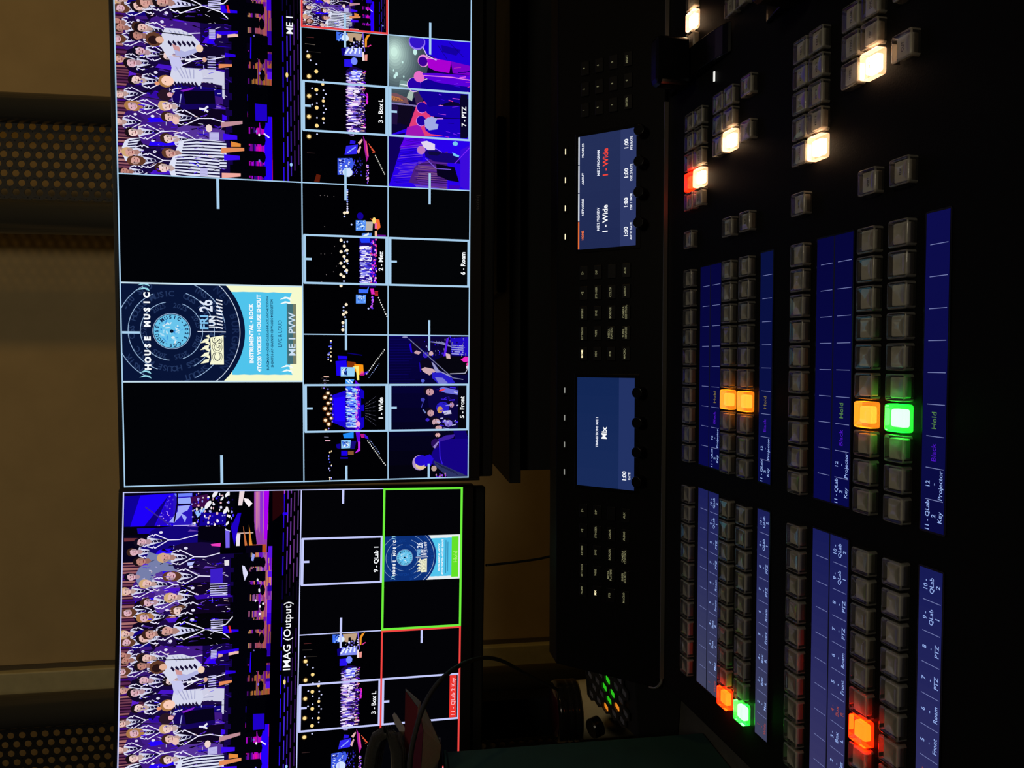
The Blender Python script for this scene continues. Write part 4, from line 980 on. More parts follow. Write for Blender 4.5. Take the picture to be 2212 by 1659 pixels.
# ------------------------------------------------------------------ the switcher control panel (deck coordinates, then tilted)
DT = radians(5.0742)
panel = empty('switcher_control_panel', 'long black video switcher desk panel with rows of lit clear keys and two small screens', 'control panel', (0,0,0), (DT,0,0))
m_deck = mat('black_powder_coat', (0.0055,0.0055,0.0055), rough=0.55, spec=0.03, bump=0.08, nscale=900)
m_face = mat('black_satin_plastic', (0.003,0.003,0.0032), rough=0.45, spec=0.05)
m_gloss = mat('black_gloss_plastic', (0.003,0.003,0.0033), rough=0.22, spec=0.18)
m_trim = mat('brushed_trim', (0.42,0.40,0.36), rough=0.33, metal=0.85)
m_core = mat('grey_key_core', (0.46,0.43,0.36), rough=0.55, spec=0.3, noise=0.08, nscale=300)
m_cap = cap_mat('clear_key_cap', frost=0.07)
m_edge = cap_mat('moulded_cap_edge', frost=0.42)
m_print = mat('dark_key_print', (0.015,0.015,0.018), rough=0.6)
VJ = 0.7531
def wz(v, z): return (z - v*sin(DT)) / cos(DT)
X0, X1 = -0.4385, 0.530
b = MB()
b.prism_x([(0.300,-0.0005),(VJ+0.004,-0.0005),(VJ+0.02,0.002),(0.80,0.002),(0.80,wz(0.80,0.006)),(0.300,wz(0.300,0.006))], X0, X1)
fix_normals(b.build('chassis', m_deck, panel, bevel=0.003))
b = MB()
for x in (-0.40, 0.49):
    for v in (0.33, 0.86):
        w0 = wz(v, 0.0022); b.lathe([(0.011, w0), (0.011, w0+0.012)], (x, v, 0.0), 16)
fx = b.build('rubber_foot', mat('black_rubber', (0.012,0.012,0.012), rough=0.9), panel)
# display housing: sloping face, 44 degrees
TH = radians(44); FN = Vector((0, -sin(TH), cos(TH))); FD = Vector((0, cos(TH), sin(TH))); F0 = Vector((0, VJ, 0.004))
def face(x, t, h=0.0): return Vector((x, 0, 0)) + F0 + FD*t + FN*h
b = MB()
top = face(0, 0.128)
b.prism_x([(VJ,0.0),(VJ,0.004),(top.y,top.z),(top.y+0.035,top.z-0.002),(top.y+0.043,top.z-0.03),(top.y+0.043,wz(top.y+0.043,0.006)),(VJ+0.02,wz(VJ+0.02,0.006)),(VJ+0.02,-0.002)], X0-0.004, X1+0.004)
fix_normals(b.build('display_housing', m_face, panel, bevel=0.009, seg=4))
b = MB(); b.box(X0+0.008, 0.180, VJ-0.0012, VJ+0.0002, 0.0002, 0.0046)
b.box(0.224, X1-0.008, VJ-0.0012, VJ+0.0002, 0.0002, 0.0046)
# curled end of the strip at the left of the housing
pr = []
for k in range(9):
    a = radians(90*k/8); pr.append((X0+0.008-0.013*sin(a), VJ-0.0012+0.013*(1-cos(a)), 0.0030+0.008*(1-cos(a))))
b.tube(pr, 0.0016, 6)
b.build('trim_strip', m_trim, panel)

# ---- clear keys
S = 0.0172; HK = 0.0068; P = 0.019
def key_core():
    b = MB(); a = S/2-0.0021; b.rbox(-a, a, -a, a-0.0009, 0.0, HK-0.0016, 0.0012, 0.0006); return b
def key_cap():
    b = MB(); a = S/2; r = 0.0018; bv = 0.0009; n = 4; pts = []
    for cx, cy, a0 in ((a-r,a-r,0),(-a+r,a-r,90),(-a+r,-a+r,180),(a-r,-a+r,270)):
        for k in range(n+1):
            w = radians(a0+90*k/n); pts.append((cx, cy, cos(w), sin(w)))
    N = len(pts); rings = [[(cx+r*u, cy+r*v, 0.0) for cx,cy,u,v in pts]]
    for k in range(4):
        t = k/3*pi/2; rr = r - bv*(1-cos(t)); rings.append([(cx+rr*u, cy+rr*v, HK-bv+bv*sin(t)) for cx,cy,u,v in pts])
    base = rings[-1]
    for sc, dz in ((0.88,0.00004),(0.70,0.00022),(0.48,0.00042),(0.24,0.00055),(0.06,0.0006)):
        rings.append([(p[0]*sc, p[1]*sc, HK-dz) for p in base])
    vs = [p for rg in rings for p in rg]; fs = []
    for q in range(len(rings)-1):
        for i in range(N):
            j = (i+1) % N; fs.append((q*N+i, q*N+j, (q+1)*N+j, (q+1)*N+i))
    fs.append(tuple((len(rings)-1)*N+i for i in range(N)))
    b.add(vs, fs); return b
def finish_cap(me, edge):
    me.materials.append(edge); N = 20
    for i, p in enumerate(me.polygons):
        q, k = divmod(i, N)
        if q >= 1: p.use_smooth = True
        if q == 0 and k in (9, 19) and len(me.materials) > 2: p.material_index = 2
        elif 1 <= q <= 3 or (q == 0 and k % 5 != 4): p.material_index = 1
core0 = core_me = None
def key(name, x, v, lit=None, text=None, label=None):
    """x, v: far left corner of the cap on the grid"""
    global core_me, cap_me
    cx, cv = x + P/2, v - S/2
    if core_me is None:
        o = key_core().build(name, m_core, panel); core_me = o.data
        c = key_cap().build('clear_cap', m_cap, o, smooth=False); cap_me = c.data; finish_cap(cap_me, m_edge)
    else:
        o = bpy.data.objects.new(name, core_me); C.objects.link(o); o.parent = panel
        c = bpy.data.objects.new('clear_cap', cap_me); C.objects.link(c); c.parent = o
    o.location = (cx, cv, 0.0)
    if lit:
        cm, pm = LIT[lit]
        b = MB(); a = S/2-0.0030; b.rbox(-a, a, -a, a, 0.0, HK-0.0022, 0.0016, 0.0012)
        lm = bpy.data.meshes.new(name); lm.from_pydata(b.v, [], b.f); lm.materials.append(cm); o.data = lm
        c.data = cap_me.copy(); c.data.materials[0] = pm; c.data.materials[1] = pm
        c.data.materials.append(SIDE[lit])
        for i, pl in enumerate(c.data.polygons):
            if i in (9, 19): pl.material_index = 2
        o['label'] = lit_names[lit]
    if text:
        vs, fs = glyphs(text[0], 0.02); k = text[1] / CAPH
        xa = min(p[0] for p in vs); xb = max(p[0] for p in vs)
        t = MB(); w = min(k, 0.0115/(xb-xa))
        t.add([((p[0]-(xa+xb)/2)*w, p[1]*k-0.0005, HK-0.00150) for p in vs], fs)
        q = t.build('key_legend', m_print, o)
    return o
def light_core(name, c_em, s):
    return emit_mat(name, c_em, s)
LIT = {
 'red':    (light_core('red_key_light', (1.0, 0.33, 0.012), 1.5), cap_mat('red_lit_cap', (1.0,0.85,0.8), 0.2, (1.0,0.006,0.0), 3.2)),
 'redw':   (light_core('dim_red_key_light', (1.0, 0.14, 0.008), 1.3), cap_mat('dim_red_lit_cap', (1.0,0.8,0.7), 0.2, (1.0,0.006,0.0), 1.8)),
 'green':  (light_core('green_key_light', (0.72, 1.0, 0.80), 1.6), cap_mat('green_lit_cap', (0.9,1.0,0.9), 0.2, (0.0,1.0,0.012), 1.9)),
 'orange': (light_core('orange_key_light', (1.0, 0.52, 0.06), 0.95), cap_mat('orange_lit_cap', (1.0,0.9,0.8), 0.2, (1.0,0.24,0.006), 0.85)),
 'white':  (light_core('white_key_light', (1.0, 0.72, 0.45), 10.0), cap_mat('white_lit_cap', (1.0,0.95,0.9), 0.2, (1.0,0.42,0.19), 1.15)),
}
SIDE = {'red': cap_mat('red_lit_cap_side', (1,0.9,0.9), 0.2, (1.0,0.004,0.0), 26), 'redw': cap_mat('dim_red_lit_cap_side', (1,0.9,0.9), 0.2, (1.0,0.004,0.0), 14),
 'green': cap_mat('green_lit_cap_side', (1,1,1), 0.2, (0.0,1.0,0.012), 12), 'orange': cap_mat('orange_lit_cap_side', (1,1,1), 0.2, (1.0,0.22,0.004), 4.0),
 'white': cap_mat('white_lit_cap_side', (1,1,1), 0.2, (1.0,0.42,0.18), 3.0)}  # extra emission added to the cap sides to tint neighbouring keys
lit_names = {'red': 'key glowing red', 'redw': 'key glowing dim red', 'green': 'key glowing bright green', 'orange': 'key glowing amber', 'white': 'key glowing warm white'}
DM = 0.1806
ROW = {'A': 0.5212, 'B': 0.4456, 'C': 0.4164, 'U': 0.5212, 'L': 0.5020, 'G': 0.4648}
for m in (1, 2):
    dv = DM if m == 2 else 0.0
    for row in 'ABC':
        for kx in range(20):
            # crosspoint number kx+1 counted from the left
            x = (-0.4015 + kx*P) if kx < 10 else (-0.190 + (kx-10)*P)
            lit = None
            if m == 1 and row == 'B': lit = {3: 'red', 13: 'orange'}.get(kx)
            if m == 1 and row == 'C': lit = {13: 'green'}.get(kx)
            if m == 2 and row == 'B': lit = {0: 'red', 13: 'orange'}.get(kx)
            if m == 2 and row == 'C': lit = {0: 'green', 13: 'orange'}.get(kx)
            key({'A': 'select_key', 'B': 'program_key', 'C': 'preview_key'}[row], x, ROW[row]+dv, lit)
    # next-transition block, five by two
    for c in range(5):
        x = 0.0558 + c*P
        key('transition_key', x, ROW['U']+dv, 'redw' if (m, c) == (2, 1) else None, (('MACRO' if c == 0 else 'KEY %d' % c), 0.0017))
        lit = 'white' if (m, c) in ((2, 1), (1, 0)) else None
        key('transition_key', x, ROW['L']+dv, lit, ('BKGD' if c == 0 else 'KEY %d' % c, 0.0019))
    for c in range(3):
        x = 0.0945 + c*P
        key('style_key', x, ROW['G']+dv, None, (('WIPE', 'STING', 'TRANS')[c], 0.0019))
        key('style_key', x, ROW['G']-P+dv, 'white' if c == 0 else None, (('MIX', 'DIP', 'DVE')[c], 0.0019))
    key('shift_key', 0.0188, ROW['U']+dv, None, ('SHIFT', 0.0017))
    key('cut_key', 0.0188, ROW['B']+dv, None, ('SHIFT', 0.0017))
    key('cut_key', 0.0188, ROW['C']+dv, None, ('FLIP', 0.0017))
    key('cut_key', 0.0945, ROW['C']+dv, None, ('CUT', 0.0021))
    key('cut_key', 0.1320, ROW['C']+dv, None, ('AUTO', 0.0019))
    for c in range(4):
        lit = 'white' if (m, c) == (2, 1) else None
        key('keyer_key', 0.2100 + c*P, ROW['U']+dv, lit, (('DSK 1', 'TIE', 'CUT', 'AUTO')[c], 0.0017))
        key('keyer_key', 0.2100 + c*P, ROW['B']+dv, None, (('DSK 2', 'TIE', 'CUT', 'AUTO')[c], 0.0017))
        key('keyer_key', 0.2100 + c*P, ROW['B']-P+dv, None, (('FTB', 'RATE', 'CUT', 'AUTO')[c], 0.0017))
    # fader: hump, slot, side arms and handle
    b = MB()
    hump = []
    for k in range(13):
        a = pi*k/12; hump.append((0.505 + dv + 0.062*cos(a), 0.0002 + 0.009*sin(a)))
    b.prism_x(hump, 0.183, 0.210)
    f = fix_normals(b.build('fader_bar', m_gloss, panel, bevel=0.001))
    b = MB(); b.rbox(0.173, 0.219, -0.010, 0.010, 0.012, 0.044, 0.006, 0.005)
    hd = b.build('fader_handle', m_gloss, f); hd.location = (0, 0.692-DM+dv, 0)
    b = MB(); b.box(0.1675, 0.1765, 0.6532-DM+dv, 0.6548-DM+dv, 0.0, 0.0012)
    b.build('fader_light', emit_mat('fader_led', (1,1,0.95), 0.9 if m == 2 else 0.0), f)
    # label displays sunk in the deck
    for bank in ('L', 'R'):
        xa, xb = ((-0.4015, -0.2118) if bank == 'L' else (-0.1890, -0.0003))
        for nm, v1, v0, two in (('label_display', 0.4965, 0.4570, True), ('label_display', 0.3912, 0.3732, False)):
            b = MB(); b.rbox(xa-0.0012, xb+0.0012, v0+dv-0.0012, v1+dv+0.0012, -0.0006, 0.0003, 0.0016)
            fr = b.build(nm, m_gloss, panel)
            cv = Canvas(); Wd = xb-xa
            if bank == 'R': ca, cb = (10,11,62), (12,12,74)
            elif m == 2: ca, cb = (64,66,92), (26,30,86)  # left bank: viewing-angle screen glow put into the colours, paler leftwards
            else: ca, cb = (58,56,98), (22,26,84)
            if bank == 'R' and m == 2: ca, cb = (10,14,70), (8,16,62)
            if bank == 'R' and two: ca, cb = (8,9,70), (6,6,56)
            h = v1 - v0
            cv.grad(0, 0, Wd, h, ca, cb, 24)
            rows = ((0.0, 0.019, False), (0.0203, h, True)) if two else ((0.0, h, True),)
            if two: cv.rect(0, 0.0190, Wd, 0.0203, (14,14,24))
            for y0, y1, lab in rows:
                for k in range(10):
                    if k and not (lab and bank == 'R' and k < 3 and False):
                        x = Wd*k/10; t = 0.18 if lab else 0.25
                        cv.rect(x-0.00022, y0+(y1-y0)*t, x+0.00022, y1-(y1-y0)*0.06, (112,120,170))
                    if not lab: continue
                    cx = Wd*(k+.5)/10
                    n = k + (1 if bank == 'L' else 11)
                    tx = {1: ('1','-','Wide'), 2: ('2','-','Mez'), 3: ('3 -','Box','L'), 4: ('4 -','Box','R'), 5: ('5','-','Front'), 6: ('6','-','Roam'),
                          7: ('7','-','PTZ'), 8: ('8','-','PTZ'), 9: ('9 -','QLab','1'), 10: ('10 -','QLab','2'), 11: ('11 - QLab','2','Key'), 12: ('12','-','Projector')}.get(n)
                    hh = y1-y0
                    if tx:
                        col = (150,176,235)
                        if (m, n) in ((2, 1), (1, 4)) : col = (150,70,70)
                        for j, s in enumerate(tx):
                            w = None
                            if len(s) > 6: w = Wd/10*0.92
                            cv.text(s, cx, y0+hh*(0.36+0.27*j), hh*0.165, col, w=w, bold=0.012)
                    elif n == 13: cv.text('Black', cx, y0+hh*0.60, hh*0.19, (74,20,190), bold=0.01)
                    elif n == 14: cv.text('Hold', cx, y0+hh*0.60, hh*0.20, ((86,130,70) if m == 1 else (130,112,60)), bold=0.005)
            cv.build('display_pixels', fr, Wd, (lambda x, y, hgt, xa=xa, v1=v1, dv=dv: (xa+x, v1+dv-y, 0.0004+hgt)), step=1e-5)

# ---- the two LCD screens and the menu keys on the sloping face
def on_face(x, t, h): return tuple(face(x, t, h))
def face_box(name, x0, x1, t0, t1, h0, h1, m, parent=panel, r=0.001, bev=0.0006):
    b = MB(); b.rbox(x0, x1, t0, t1, h0, h1, r, bev)
    b.v = [on_face(*p) for p in b.v]
    return b.build(name, m, parent)
for side in ('R', 'L'):
    xa, xb = (0.0338, 0.1588) if side == 'R' else (-0.2308, -0.1088)
    fr = face_box('lcd_screen', xa-0.004, xb+0.004, 0.026, 0.105, -0.001, 0.0004, m_gloss)
    cv = Canvas(); Wd = xb-xa; h = 0.1011-0.0315
    if side == 'R':
        cv.grad(0, 0, Wd, h, (31,41,82), (36,47,88), 6); cv.rect(0, h*0.735, Wd, h, (45,56,102))
        q = Wd/4
        for k in range(4):
            cv.rect(k*q+0.0004, 0, (k+1)*q-0.0004, 0.0016, (250,120,60) if k == 0 else (235,240,250))
            cv.text(('HOME','NETWORK','ABOUT','PROFILES')[k], (k+.5)*q, 0.0072, 0.0026, (245,120,70) if k == 0 else (240,245,255), bold=0.03)
            cv.text('1:00', (k+.5)*q, h*0.865, 0.0044, (245,248,255), bold=0.03)
            cv.text(('AUTO RATE','DSK 1 RATE','DSK 2 RATE','FTB RATE')[k], (k+.5)*q, h*0.935, 0.0023, (240,244,255), bold=0.03)
        cv.text('M/E 2 PREVIEW', Wd*.255, h*0.375, 0.0026, (238,242,255), bold=0.03)
        cv.text('M/E 2 PROGRAM', Wd*.745, h*0.375, 0.0026, (238,242,255), bold=0.03)
        cv.text('1 - Wide', Wd*.255, h*0.52, 0.0058, (250,252,255), bold=0.03)
        cv.text('1 - Wide', Wd*.745, h*0.52, 0.0058, (250,70,55), bold=0.03)
    else:
        cv.grad(0, 0, Wd, h, (24,42,88), (18,38,84), 6); cv.rect(0, h*0.735, Wd, h, (34,50,100))
        cv.text('TRANSITIONS M/E 1', Wd*.5, h*0.375, 0.0026, (238,242,255), bold=0.03)
        cv.text('Mix', Wd*.5, h*0.525, 0.0060, (252,254,255), bold=0.035)
        cv.text('1:00', Wd*.125, h*0.865, 0.0044, (245,248,255), bold=0.03)
        cv.text('RATE', Wd*.125, h*0.935, 0.0023, (240,244,255), bold=0.03)
    cv.build('display_pixels', fr, Wd, (lambda x, y, hgt, xa=xa: on_face(xa+x, 0.1011-y, 0.0006+hgt)), step=1e-5)
    # rotary knobs just below
    ks = (0.0557, 0.0875, 0.1194, 0.1520) if side == 'R' else (-0.2192, -0.1875, -0.1559, -0.1239)
    for x in ks:
        b = MB(); b.lathe([(0.0062,0),(0.0062,0.012),(0.0056,0.0135)], n=24)
        b.v = [on_face(x+p[0], 0.0235+p[1], p[2]) for p in b.v]
        b.build('rotary_knob', m_gloss, panel, bevel=0.0003)
    ks = (0.0498, 0.0817, 0.1131, 0.1449) if side == 'R' else (-0.2172, -0.1859, -0.1552, -0.1240)
    for x in ks:
        o = face_box('soft_key', x-0.006, x+0.006, 0.1135, 0.1205, 0.0, 0.0012, m_face)
        face_box('soft_key_light', x-0.0031, x+0.0031, 0.1163, 0.1176, 0.0012, 0.0014, (emit_mat('soft_led_'+side, (1.0,0.86,0.55) if side == 'R' else (0.85,0.86,0.78), 1.1 if side == 'R' else 0.32)), o, 0.0002, 0)
m_leg = emit_mat('menu_legend_light', lin((118,116,84)), 1.0)
m_legon = emit_mat('menu_legend_lit', (1.0,0.86,0.5), 1.3)
m_mk = mat('menu_key_plastic', (0.0045,0.0045,0.0045), rough=0.35, spec=0.15)
LEG = [['HOME','SETTINGS','KEYERS','<','>'], ['MIX','WIPE','DVE','STINGER','DIP'], ['FTB','MEDIA\nPLAYERS','BORDER','COLOR',''], ['MACRO','SUPER\nSOURCE','CAMERA\nCONTROL','AUDIO','AUX']]
mk_me = None
def menu_key(x, t, s, on=False, wide=0.0153):
    global mk_me
    o = face_box('menu_key', x-0.0078, x+0.0078, t-0.0062, t+0.0036, 0.0, 0.0016, m_mk)
    if not s: return
    b = MB()
    if s in '<>':
        d = -1 if s == '<' else 1
        A = [(d*0.0021,0),(-d*0.0015,0.0017),(-d*0.0015,-0.0017)]; B = [(p[0]*0.6,p[1]*0.6) for p in A]
        b.add([on_face(x+p[0], t+p[1], 0.0018) for p in A+B], [(0,1,4,3),(1,2,5,4),(2,0,3,5)])
    else:
        ls = s.split('\n')
        for j, l in enumerate(ls):
            vs, fs = glyphs(l, 0.02); k = 0.0022/CAPH
            xa = min(p[0] for p in vs); xb = max(p[0] for p in vs)
            y = t - 0.0010 + (0.0016 if len(ls) == 2 else 0) - j*0.0031
            b.add([on_face(x+(p[0]-(xa+xb)/2)*k, y+p[1]*k, 0.0018) for p in vs], fs)
    b.build('legend', m_legon if on else m_leg, o)
for r in range(4):
    for c in range(5):
        menu_key(-0.0825+0.0225*c, 0.0947-0.0172*r, LEG[r][c], on=(r, c) == (0, 0))
        menu_key(-0.3498+0.0227*c, 0.0938-0.0172*r, LEG[r][c], on=(r, c) == (1, 0))
for r in range(4):
    for c in range(3):
        menu_key(0.1869+0.0228*c, 0.0941-0.0172*r, (('1','2','3'),('4','5','6'),('7','8','9'),('ENTER','0','RESET'))[r][c])

# ------------------------------------------------------------------ things on the desk to the left
def obox(b, o, ax, ay, az, x0, x1, y0, y1, z0, z1):
    """box in the frame (ax, ay, az) at o"""
    k = len(b.v); b.box(x0, x1, y0, y1, z0, z1)
    b.v[k:] = [tuple(o + ax*p[0] + ay*p[1] + az*p[2]) for p in b.v[k:]]

# jar: kraft body under a dark glossy lid
jr = empty('jar', 'round jar with a glossy dark lid and plain beige body behind the honeycomb keypad', 'jar', (-0.5945, 1.035, 0.0006))
b = MB(); b.lathe([(0.037,0.0),(0.040,0.004),(0.040,0.093),(0.039,0.096)], n=48)
b.build('jar_body', mat('kraft_card', (0.55,0.47,0.28), rough=0.8, noise=0.08, nscale=80), jr, smooth=True)
m_lid = mat('dark_glossy_lid', (0.012,0.012,0.013), rough=0.12, spec=0.6)
b = MB(); b.lathe([(0.041,0.094),(0.0425,0.096),(0.0425,0.102),(0.0412,0.1035),(0.0425,0.105),(0.0425,0.111),(0.0412,0.1125),(0.0425,0.114),(0.0425,0.124),(0.0410,0.1275),(0.0375,0.128),(0.0360,0.126)], n=64)
b.build('lid', m_lid, jr, smooth=True)
b = MB(); b.lathe([(0.0345,0.1245),(0.0345,0.1272),(0.0335,0.1278)], n=48)
b.build('lid_disc', mat('dark_glass_pink_reflection', (0.05,0.01,0.03), rough=0.08, spec=0.8), jr, smooth=True)  # pink reflection put into the glass colour

# honeycomb keypad, tilted towards the operator
HN = Vector((-0.1701, -0.3338, 0.9272)).normalized()
HO = at(1316, 1510, 0.92)
H_a = Vector((-0.002,-0.0159,-0.0061)); H_a = (H_a - HN*H_a.dot(HN)).normalized()
H_b = HN.cross(H_a)
hp = empty('honeycomb_keypad', 'black tilted keypad with honeycomb windows lit green and orange, left of the control panel', 'keypad', (HO.x, HO.y, 0.0))
def hloc(v): return tuple(Vector(v) - Vector((HO.x, HO.y, 0.0)))
HP = 0.0170
b = MB()
cells = {}
e1 = H_a*HP; e2 = (H_a*-0.5 + H_b*0.8660)*HP
A0 = at(1306, 1484, 0.92); A0 = A0  # a lattice node on the plate
dd = ray(1306, 1484); A0 = CAM + dd*((HO-CAM).dot(HN)/dd.dot(HN))
nodes = {}
for i in range(-3, 4):
    for j in range(-3, 5):
        nodes[(i, j)] = A0 + e1*i + e2*j
cen = (nodes[(0,0)] + nodes[(1,1)])*0.5
inside = {k: v for k, v in nodes.items() if abs((v-cen).dot(H_a)) < 0.046 and abs((v-cen).dot(H_b)) < 0.040}
R_out = HP/2/cos(pi/6)
for k, v in inside.items():
    out = [v + (H_a*cos(radians(60*q+30)) + H_b*sin(radians(60*q+30)))*R_out for q in range(6)]
    inn = [v + (H_a*cos(radians(60*q+30)) + H_b*sin(radians(60*q+30)))*0.0068 for q in range(6)]
    o0 = len(b.v); b.add([hloc(p) for p in out+inn] , [(q, (q+1) % 6, 6+(q+1) % 6, 6+q) for q in range(6)])
gr = b.build('honeycomb_grille', mat('black_grille_plastic', (0.012,0.012,0.012), rough=0.5), hp)
sd = gr.modifiers.new('thick', 'SOLIDIFY'); sd.thickness = 0.002; sd.offset = 0
# housing under the grille: a wedge reaching down to the desk
b = MB()
cs = [cen + H_a*sa*0.056 + H_b*sb*0.049 - HN*0.004 for sa, sb in ((-1,-1),(1,-1),(1,1),(-1,1))]
b.add([hloc(p) for p in cs] + [hloc((p.x, p.y, 0.0006)) for p in cs], [(0,1,2,3),(7,6,5,4),(0,4,5,1),(1,5,6,2),(2,6,7,3),(3,7,4,0)])
fix_normals(b.build('keypad_housing', m_back, hp, bevel=0.002))
GLOW = {'g': emit_mat('green_hex_light', lin((40,190,25)), 1.0), 'o': emit_mat('orange_hex_light', lin((228,132,30)), 1.0), '-': mat('grey_hex_pad', (0.12,0.12,0.15), rough=0.6)}
want = {'g': [(1306,1484), (1323,1498), (1316,1513), (1312,1465)], 'o': [(1333,1526), (1307,1535), (1352,1567)]}
for k, v in inside.items():
    d = v - CAM; px = 1106 - FPX*d.dot(UW)/d.dot(FW); py = 829.5 - FPX*d.dot(RW)/d.dot(FW)
    kind = '-'
    for kk, L in want.items():
        for p in L:
            if math.hypot(px-p[0], py-p[1]) < 8.5: kind = kk
    b = MB()
    b.add([hloc(v - HN*0.0016 + (H_a*cos(radians(60*q+30)) + H_b*sin(radians(60*q+30)))*0.0069) for q in range(6)] +
          [hloc(v - HN*0.0035 + (H_a*cos(radians(60*q+30)) + H_b*sin(radians(60*q+30)))*0.0069) for q in range(6)],
          [tuple(range(6)), tuple(range(11,5,-1))] + [(q, (q+1) % 6, 6+(q+1) % 6, 6+q) for q in range(6)])
    o = b.build('hex_window', GLOW[kind], hp)
    if kind != '-': o['label'] = 'hexagonal window lit ' + ('green' if kind == 'g' else 'orange')
b = MB(); kp = nodes[(1,2)]
b.lathe([(0.013,0),(0.013,0.012),(0.0115,0.014)], n=28)
q0 = at(1297, 1565, 0.93); dd = ray(1296, 1566); q0 = CAM + dd*((HO-CAM).dot(HN)/dd.dot(HN))
b.v = [hloc(q0 + H_a*p[0] + H_b*p[1] + HN*(p[2]+0.001)) for p in b.v]
b.build('round_knob', m_gloss, hp, smooth=False)

# dark teal storage box and what lies on it
teal = mat('dark_teal_card', (0.012,0.055,0.052), rough=0.7, noise=0.1, nscale=40)
tb = empty('storage_box', 'tall dark teal storage box at the bottom left edge, carrying two books', 'storage box', (-0.66, 0.745, 0.0006))
b = MB(); b.box(-0.135, 0.141, -0.055, 0.055, 0.0, 0.296); b.build('box_body', teal, tb, bevel=0.002)
b = MB(); b.box(-0.1365, 0.1425, -0.0565, 0.0565, 0.2962, 0.299); b.build('lid', teal, tb, bevel=0.0008)

def book(name, label, corners, th, cover, pages, group=None):
    """corners: top-right, bottom-right, bottom-left of the front cover in space; th: thickness away from the viewer"""
    P0, P1, P2 = [Vector(c) for c in corners]
    ay = (P0-P1); H = ay.length; ay.normalize()
    ax = (P1-P2); ax = (ax - ay*ax.dot(ay)); W = ax.length; ax.normalize()
    az = ax.cross(ay)        # towards the viewer
    r = empty(name, label, 'book', tuple(P1), group=group)
    o = Vector((0,0,0))
    b = MB(); obox(b, o, ax, ay, az, -W, 0, 0, H, -0.0008, 0.0); obox(b, o, ax, ay, az, -W, 0, 0, H, -th, -th+0.0008); b.build('cover', cover, r)
    b = MB(); obox(b, o, ax, ay, az, -W, -0.0015, 0.0015, H-0.0015, -th+0.0008, -0.0008)
    pg = b.build('page_block', pages, r)
    return r
m_pages = mat('aged_book_paper', (0.42,0.38,0.29), rough=0.9)
nt = m_pages.node_tree; wv = nt.nodes.new('ShaderNodeTexNoise'); wv.inputs['Scale'].default_value = 40; tc = nt.nodes.new('ShaderNodeTexCoord'); mp = nt.nodes.new('ShaderNodeMapping'); mp.inputs['Scale'].default_value = (30,2,2)
nt.links.new(tc.outputs['Object'], mp.inputs[0]); nt.links.new(mp.outputs[0], wv.inputs['Vector']); rp = nt.nodes.new('ShaderNodeValToRGB')
rp.color_ramp.elements[0].color = (0.62,0.58,0.46,1); rp.color_ramp.elements[1].color = (0.86,0.82,0.68,1); nt.links.new(wv.outputs['Fac'], rp.inputs[0]); nt.links.new(rp.outputs[0], nt.nodes['Principled BSDF'].inputs['Base Color'])

def poly_book(name, label, front, back, cover, group=None, pages=None):
    """front: outline of the cover, in order; back: same corners at the far side of the pages"""
    o = Vector(front[0]); r = empty(name, label, 'book', tuple(o), group=group)
    n = len(front); F_ = [Vector(p)-o for p in front]; B_ = [Vector(p)-o for p in back]
    nrm = (F_[1]-F_[0]).cross(F_[2]-F_[0]).normalized()
    if nrm.dot(CAM-o) < 0: nrm = -nrm
    b = MB(); b.add([tuple(p+nrm*0.0010) for p in F_] + [tuple(p) for p in F_], [tuple(range(n)), tuple(range(2*n-1,n-1,-1))] + [(i,(i+1)%n,n+(i+1)%n,n+i) for i in range(n)])
    b.add([tuple(p) for p in B_] + [tuple(p-nrm*0.0010) for p in B_], [tuple(range(n)), tuple(range(2*n-1,n-1,-1))] + [(i,(i+1)%n,n+(i+1)%n,n+i) for i in range(n)])
    fix_normals(b.build('cover', cover, r))
    b = MB(); b.add([tuple(p*0.995) for p in F_] + [tuple(p) for p in B_], [tuple(range(n)), tuple(range(2*n-1,n-1,-1))] + [(i,(i+1)%n,n+(i+1)%n,n+i) for i in range(n)])
    fix_normals(b.build('page_block', pages or m_pages, r))
    return r
# book 1: maroon cover, standing and leaning; pages show along its right-hand side
m_red = mat('maroon_book_cover', (0.13,0.018,0.030), rough=0.35, spec=0.5)
f = [at(876,1494,.80), at(904,1528,.805), at(893,1600,.815), at(874,1640,.82), at(873,1560,.815)]
bk = [at(877,1488,.83), at(888,1488,.83), at(909,1516,.835), at(905,1640,.86), at(880,1640,.86)]
f = [at(876,1492,.79), at(903,1528,.79), at(896,1655,.80), at(873,1655,.80)]
bk = [at(876,1487,.815), at(909,1516,.815), at(902,1655,.825), at(874,1655,.825)]
book1 = poly_book('book', 'small maroon-covered paperback leaning upright, behind the thick open one', f, bk, m_red)
# book 2: thick cream paperback in front
m_red2 = mat('dark_plum_book_cover', (0.10,0.02,0.045), rough=0.25, spec=0.6)
f = [at(909,1546,.755), at(915,1578,.752), at(909,1675,.75), at(884,1675,.75), at(887,1598,.752)]
bk = [at(918,1529,.79), at(953,1611,.788), at(944,1680,.786), at(911,1690,.786), at(911,1600,.788)]
book2 = poly_book('book', 'thick plum-covered paperback with a broad cream page block, nearest on the teal box', f, bk, m_red2)

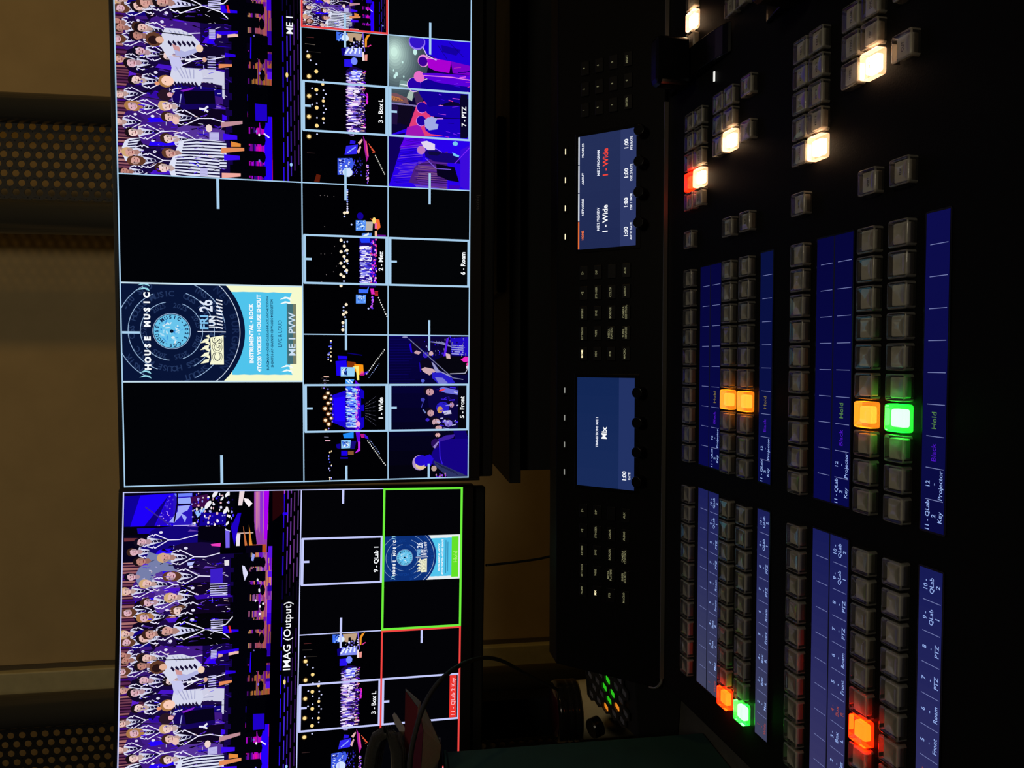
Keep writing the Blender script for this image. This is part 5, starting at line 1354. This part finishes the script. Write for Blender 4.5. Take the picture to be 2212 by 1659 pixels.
# bag: dark fabric with a looped strap
m_fab = mat('charcoal_bag_fabric', (0.011,0.0115,0.0115), rough=0.95, sheen=0.3, noise=0.3, nscale=400, bump=0.4)
bg = empty('fabric_bag', 'charcoal fabric bag with folded strap beside the books', 'bag', tuple(at(850,1650,.80)))
o = Vector(bg.location)
b = MB()
pts = [at(803,1700,.815), at(806,1660,.815), at(812,1620,.813), at(822,1592,.81), at(838,1582,.808), at(856,1590,.806), at(864,1620,.804), at(868,1700,.804)]
for dx, dy, rr in ((0,0,.0075), (0.004,-0.008,.0075), (-0.004,0.010,.007), (0.008,-0.016,.007)):
    b.tube([tuple(Vector(p)+Vector((dx,dy,-dy*0.2))-o) for p in pts], rr, 10)
b.build('strap', m_fab, bg, smooth=True)
b = MB(); b.rbox(-0.05, 0.015, -0.015, 0.03, -0.052, -0.012, 0.012, 0.01); b.build('bag_body', m_fab, bg, smooth=False)
# small pale tab sticking up by the bag
tbp = empty('luggage_tag', 'pale lilac-grey tag sticking up between the bag strap and the maroon book', 'tag', tuple(at(858,1560,.80)))
o = Vector(tbp.location); b = MB()
A_ = [at(848,1546,.80)-o, at(852,1541,.80)-o, at(856,1544,.80)-o, at(876,1575,.80)-o, at(870,1592,.80)-o, at(852,1562,.80)-o]
b.add([tuple(p) for p in A_] + [tuple(p+Vector((0,0.002,0))) for p in A_], [tuple(range(6)), tuple(range(11,5,-1))] + [(i,(i+1)%6,6+(i+1)%6,6+i) for i in range(6)])
fix_normals(b.build('tag_card', mat('pale_card', (0.30,0.28,0.30), rough=0.6), tbp))

# braided cable looping from behind the desk to the box
cab = [at(1205,1490,1.02), at(1130,1452,.96), at(1090,1430,.90), at(1055,1421,.86), at(1020,1426,.82), at(985,1442,.79), at(955,1466,.765), at(930,1498,.75), at(911,1536,.735), at(899,1575,.725), at(889,1620,.72), at(885,1665,.72), at(884,1720,.72)]
def spline(P, n=6):
    out = []
    for i in range(len(P)-1):
        p0 = P[max(i-1,0)]; p1 = P[i]; p2 = P[i+1]; p3 = P[min(i+2,len(P)-1)]
        for k in range(n):
            t = k/n; out.append(0.5*((2*p1)+(p2-p0)*t+(2*p0-5*p1+4*p2-p3)*t*t+(3*p1-p0-3*p2+p3)*t*t*t))
    return out + [P[-1]]
sp = spline(cab); b = MB(); n = len(sp)
b.tube([tuple(p) for p in sp], [0.0022 + 0.0006*(i/n) for i in range(n)], 10)
m_cable = mat('braided_black_cable', (0.016,0.018,0.018), rough=0.5, spec=0.5, noise=0.5, nscale=2500, bump=0.5)
tag(b.build('cable', m_cable, smooth=True), 'black braided cable arching up over the two books', 'cable')
sp = spline([at(1050,1221,1.0), at(1100,1216,1.02), at(1160,1208,1.05), at(1205,1199,1.08), at(1290,1190,1.12)])
b = MB(); b.tube([tuple(p) for p in sp], 0.0018, 8)
tag(b.build('cable', m_cable, smooth=True), 'thin black cable hanging down below the monitors against the tan wall', 'cable')
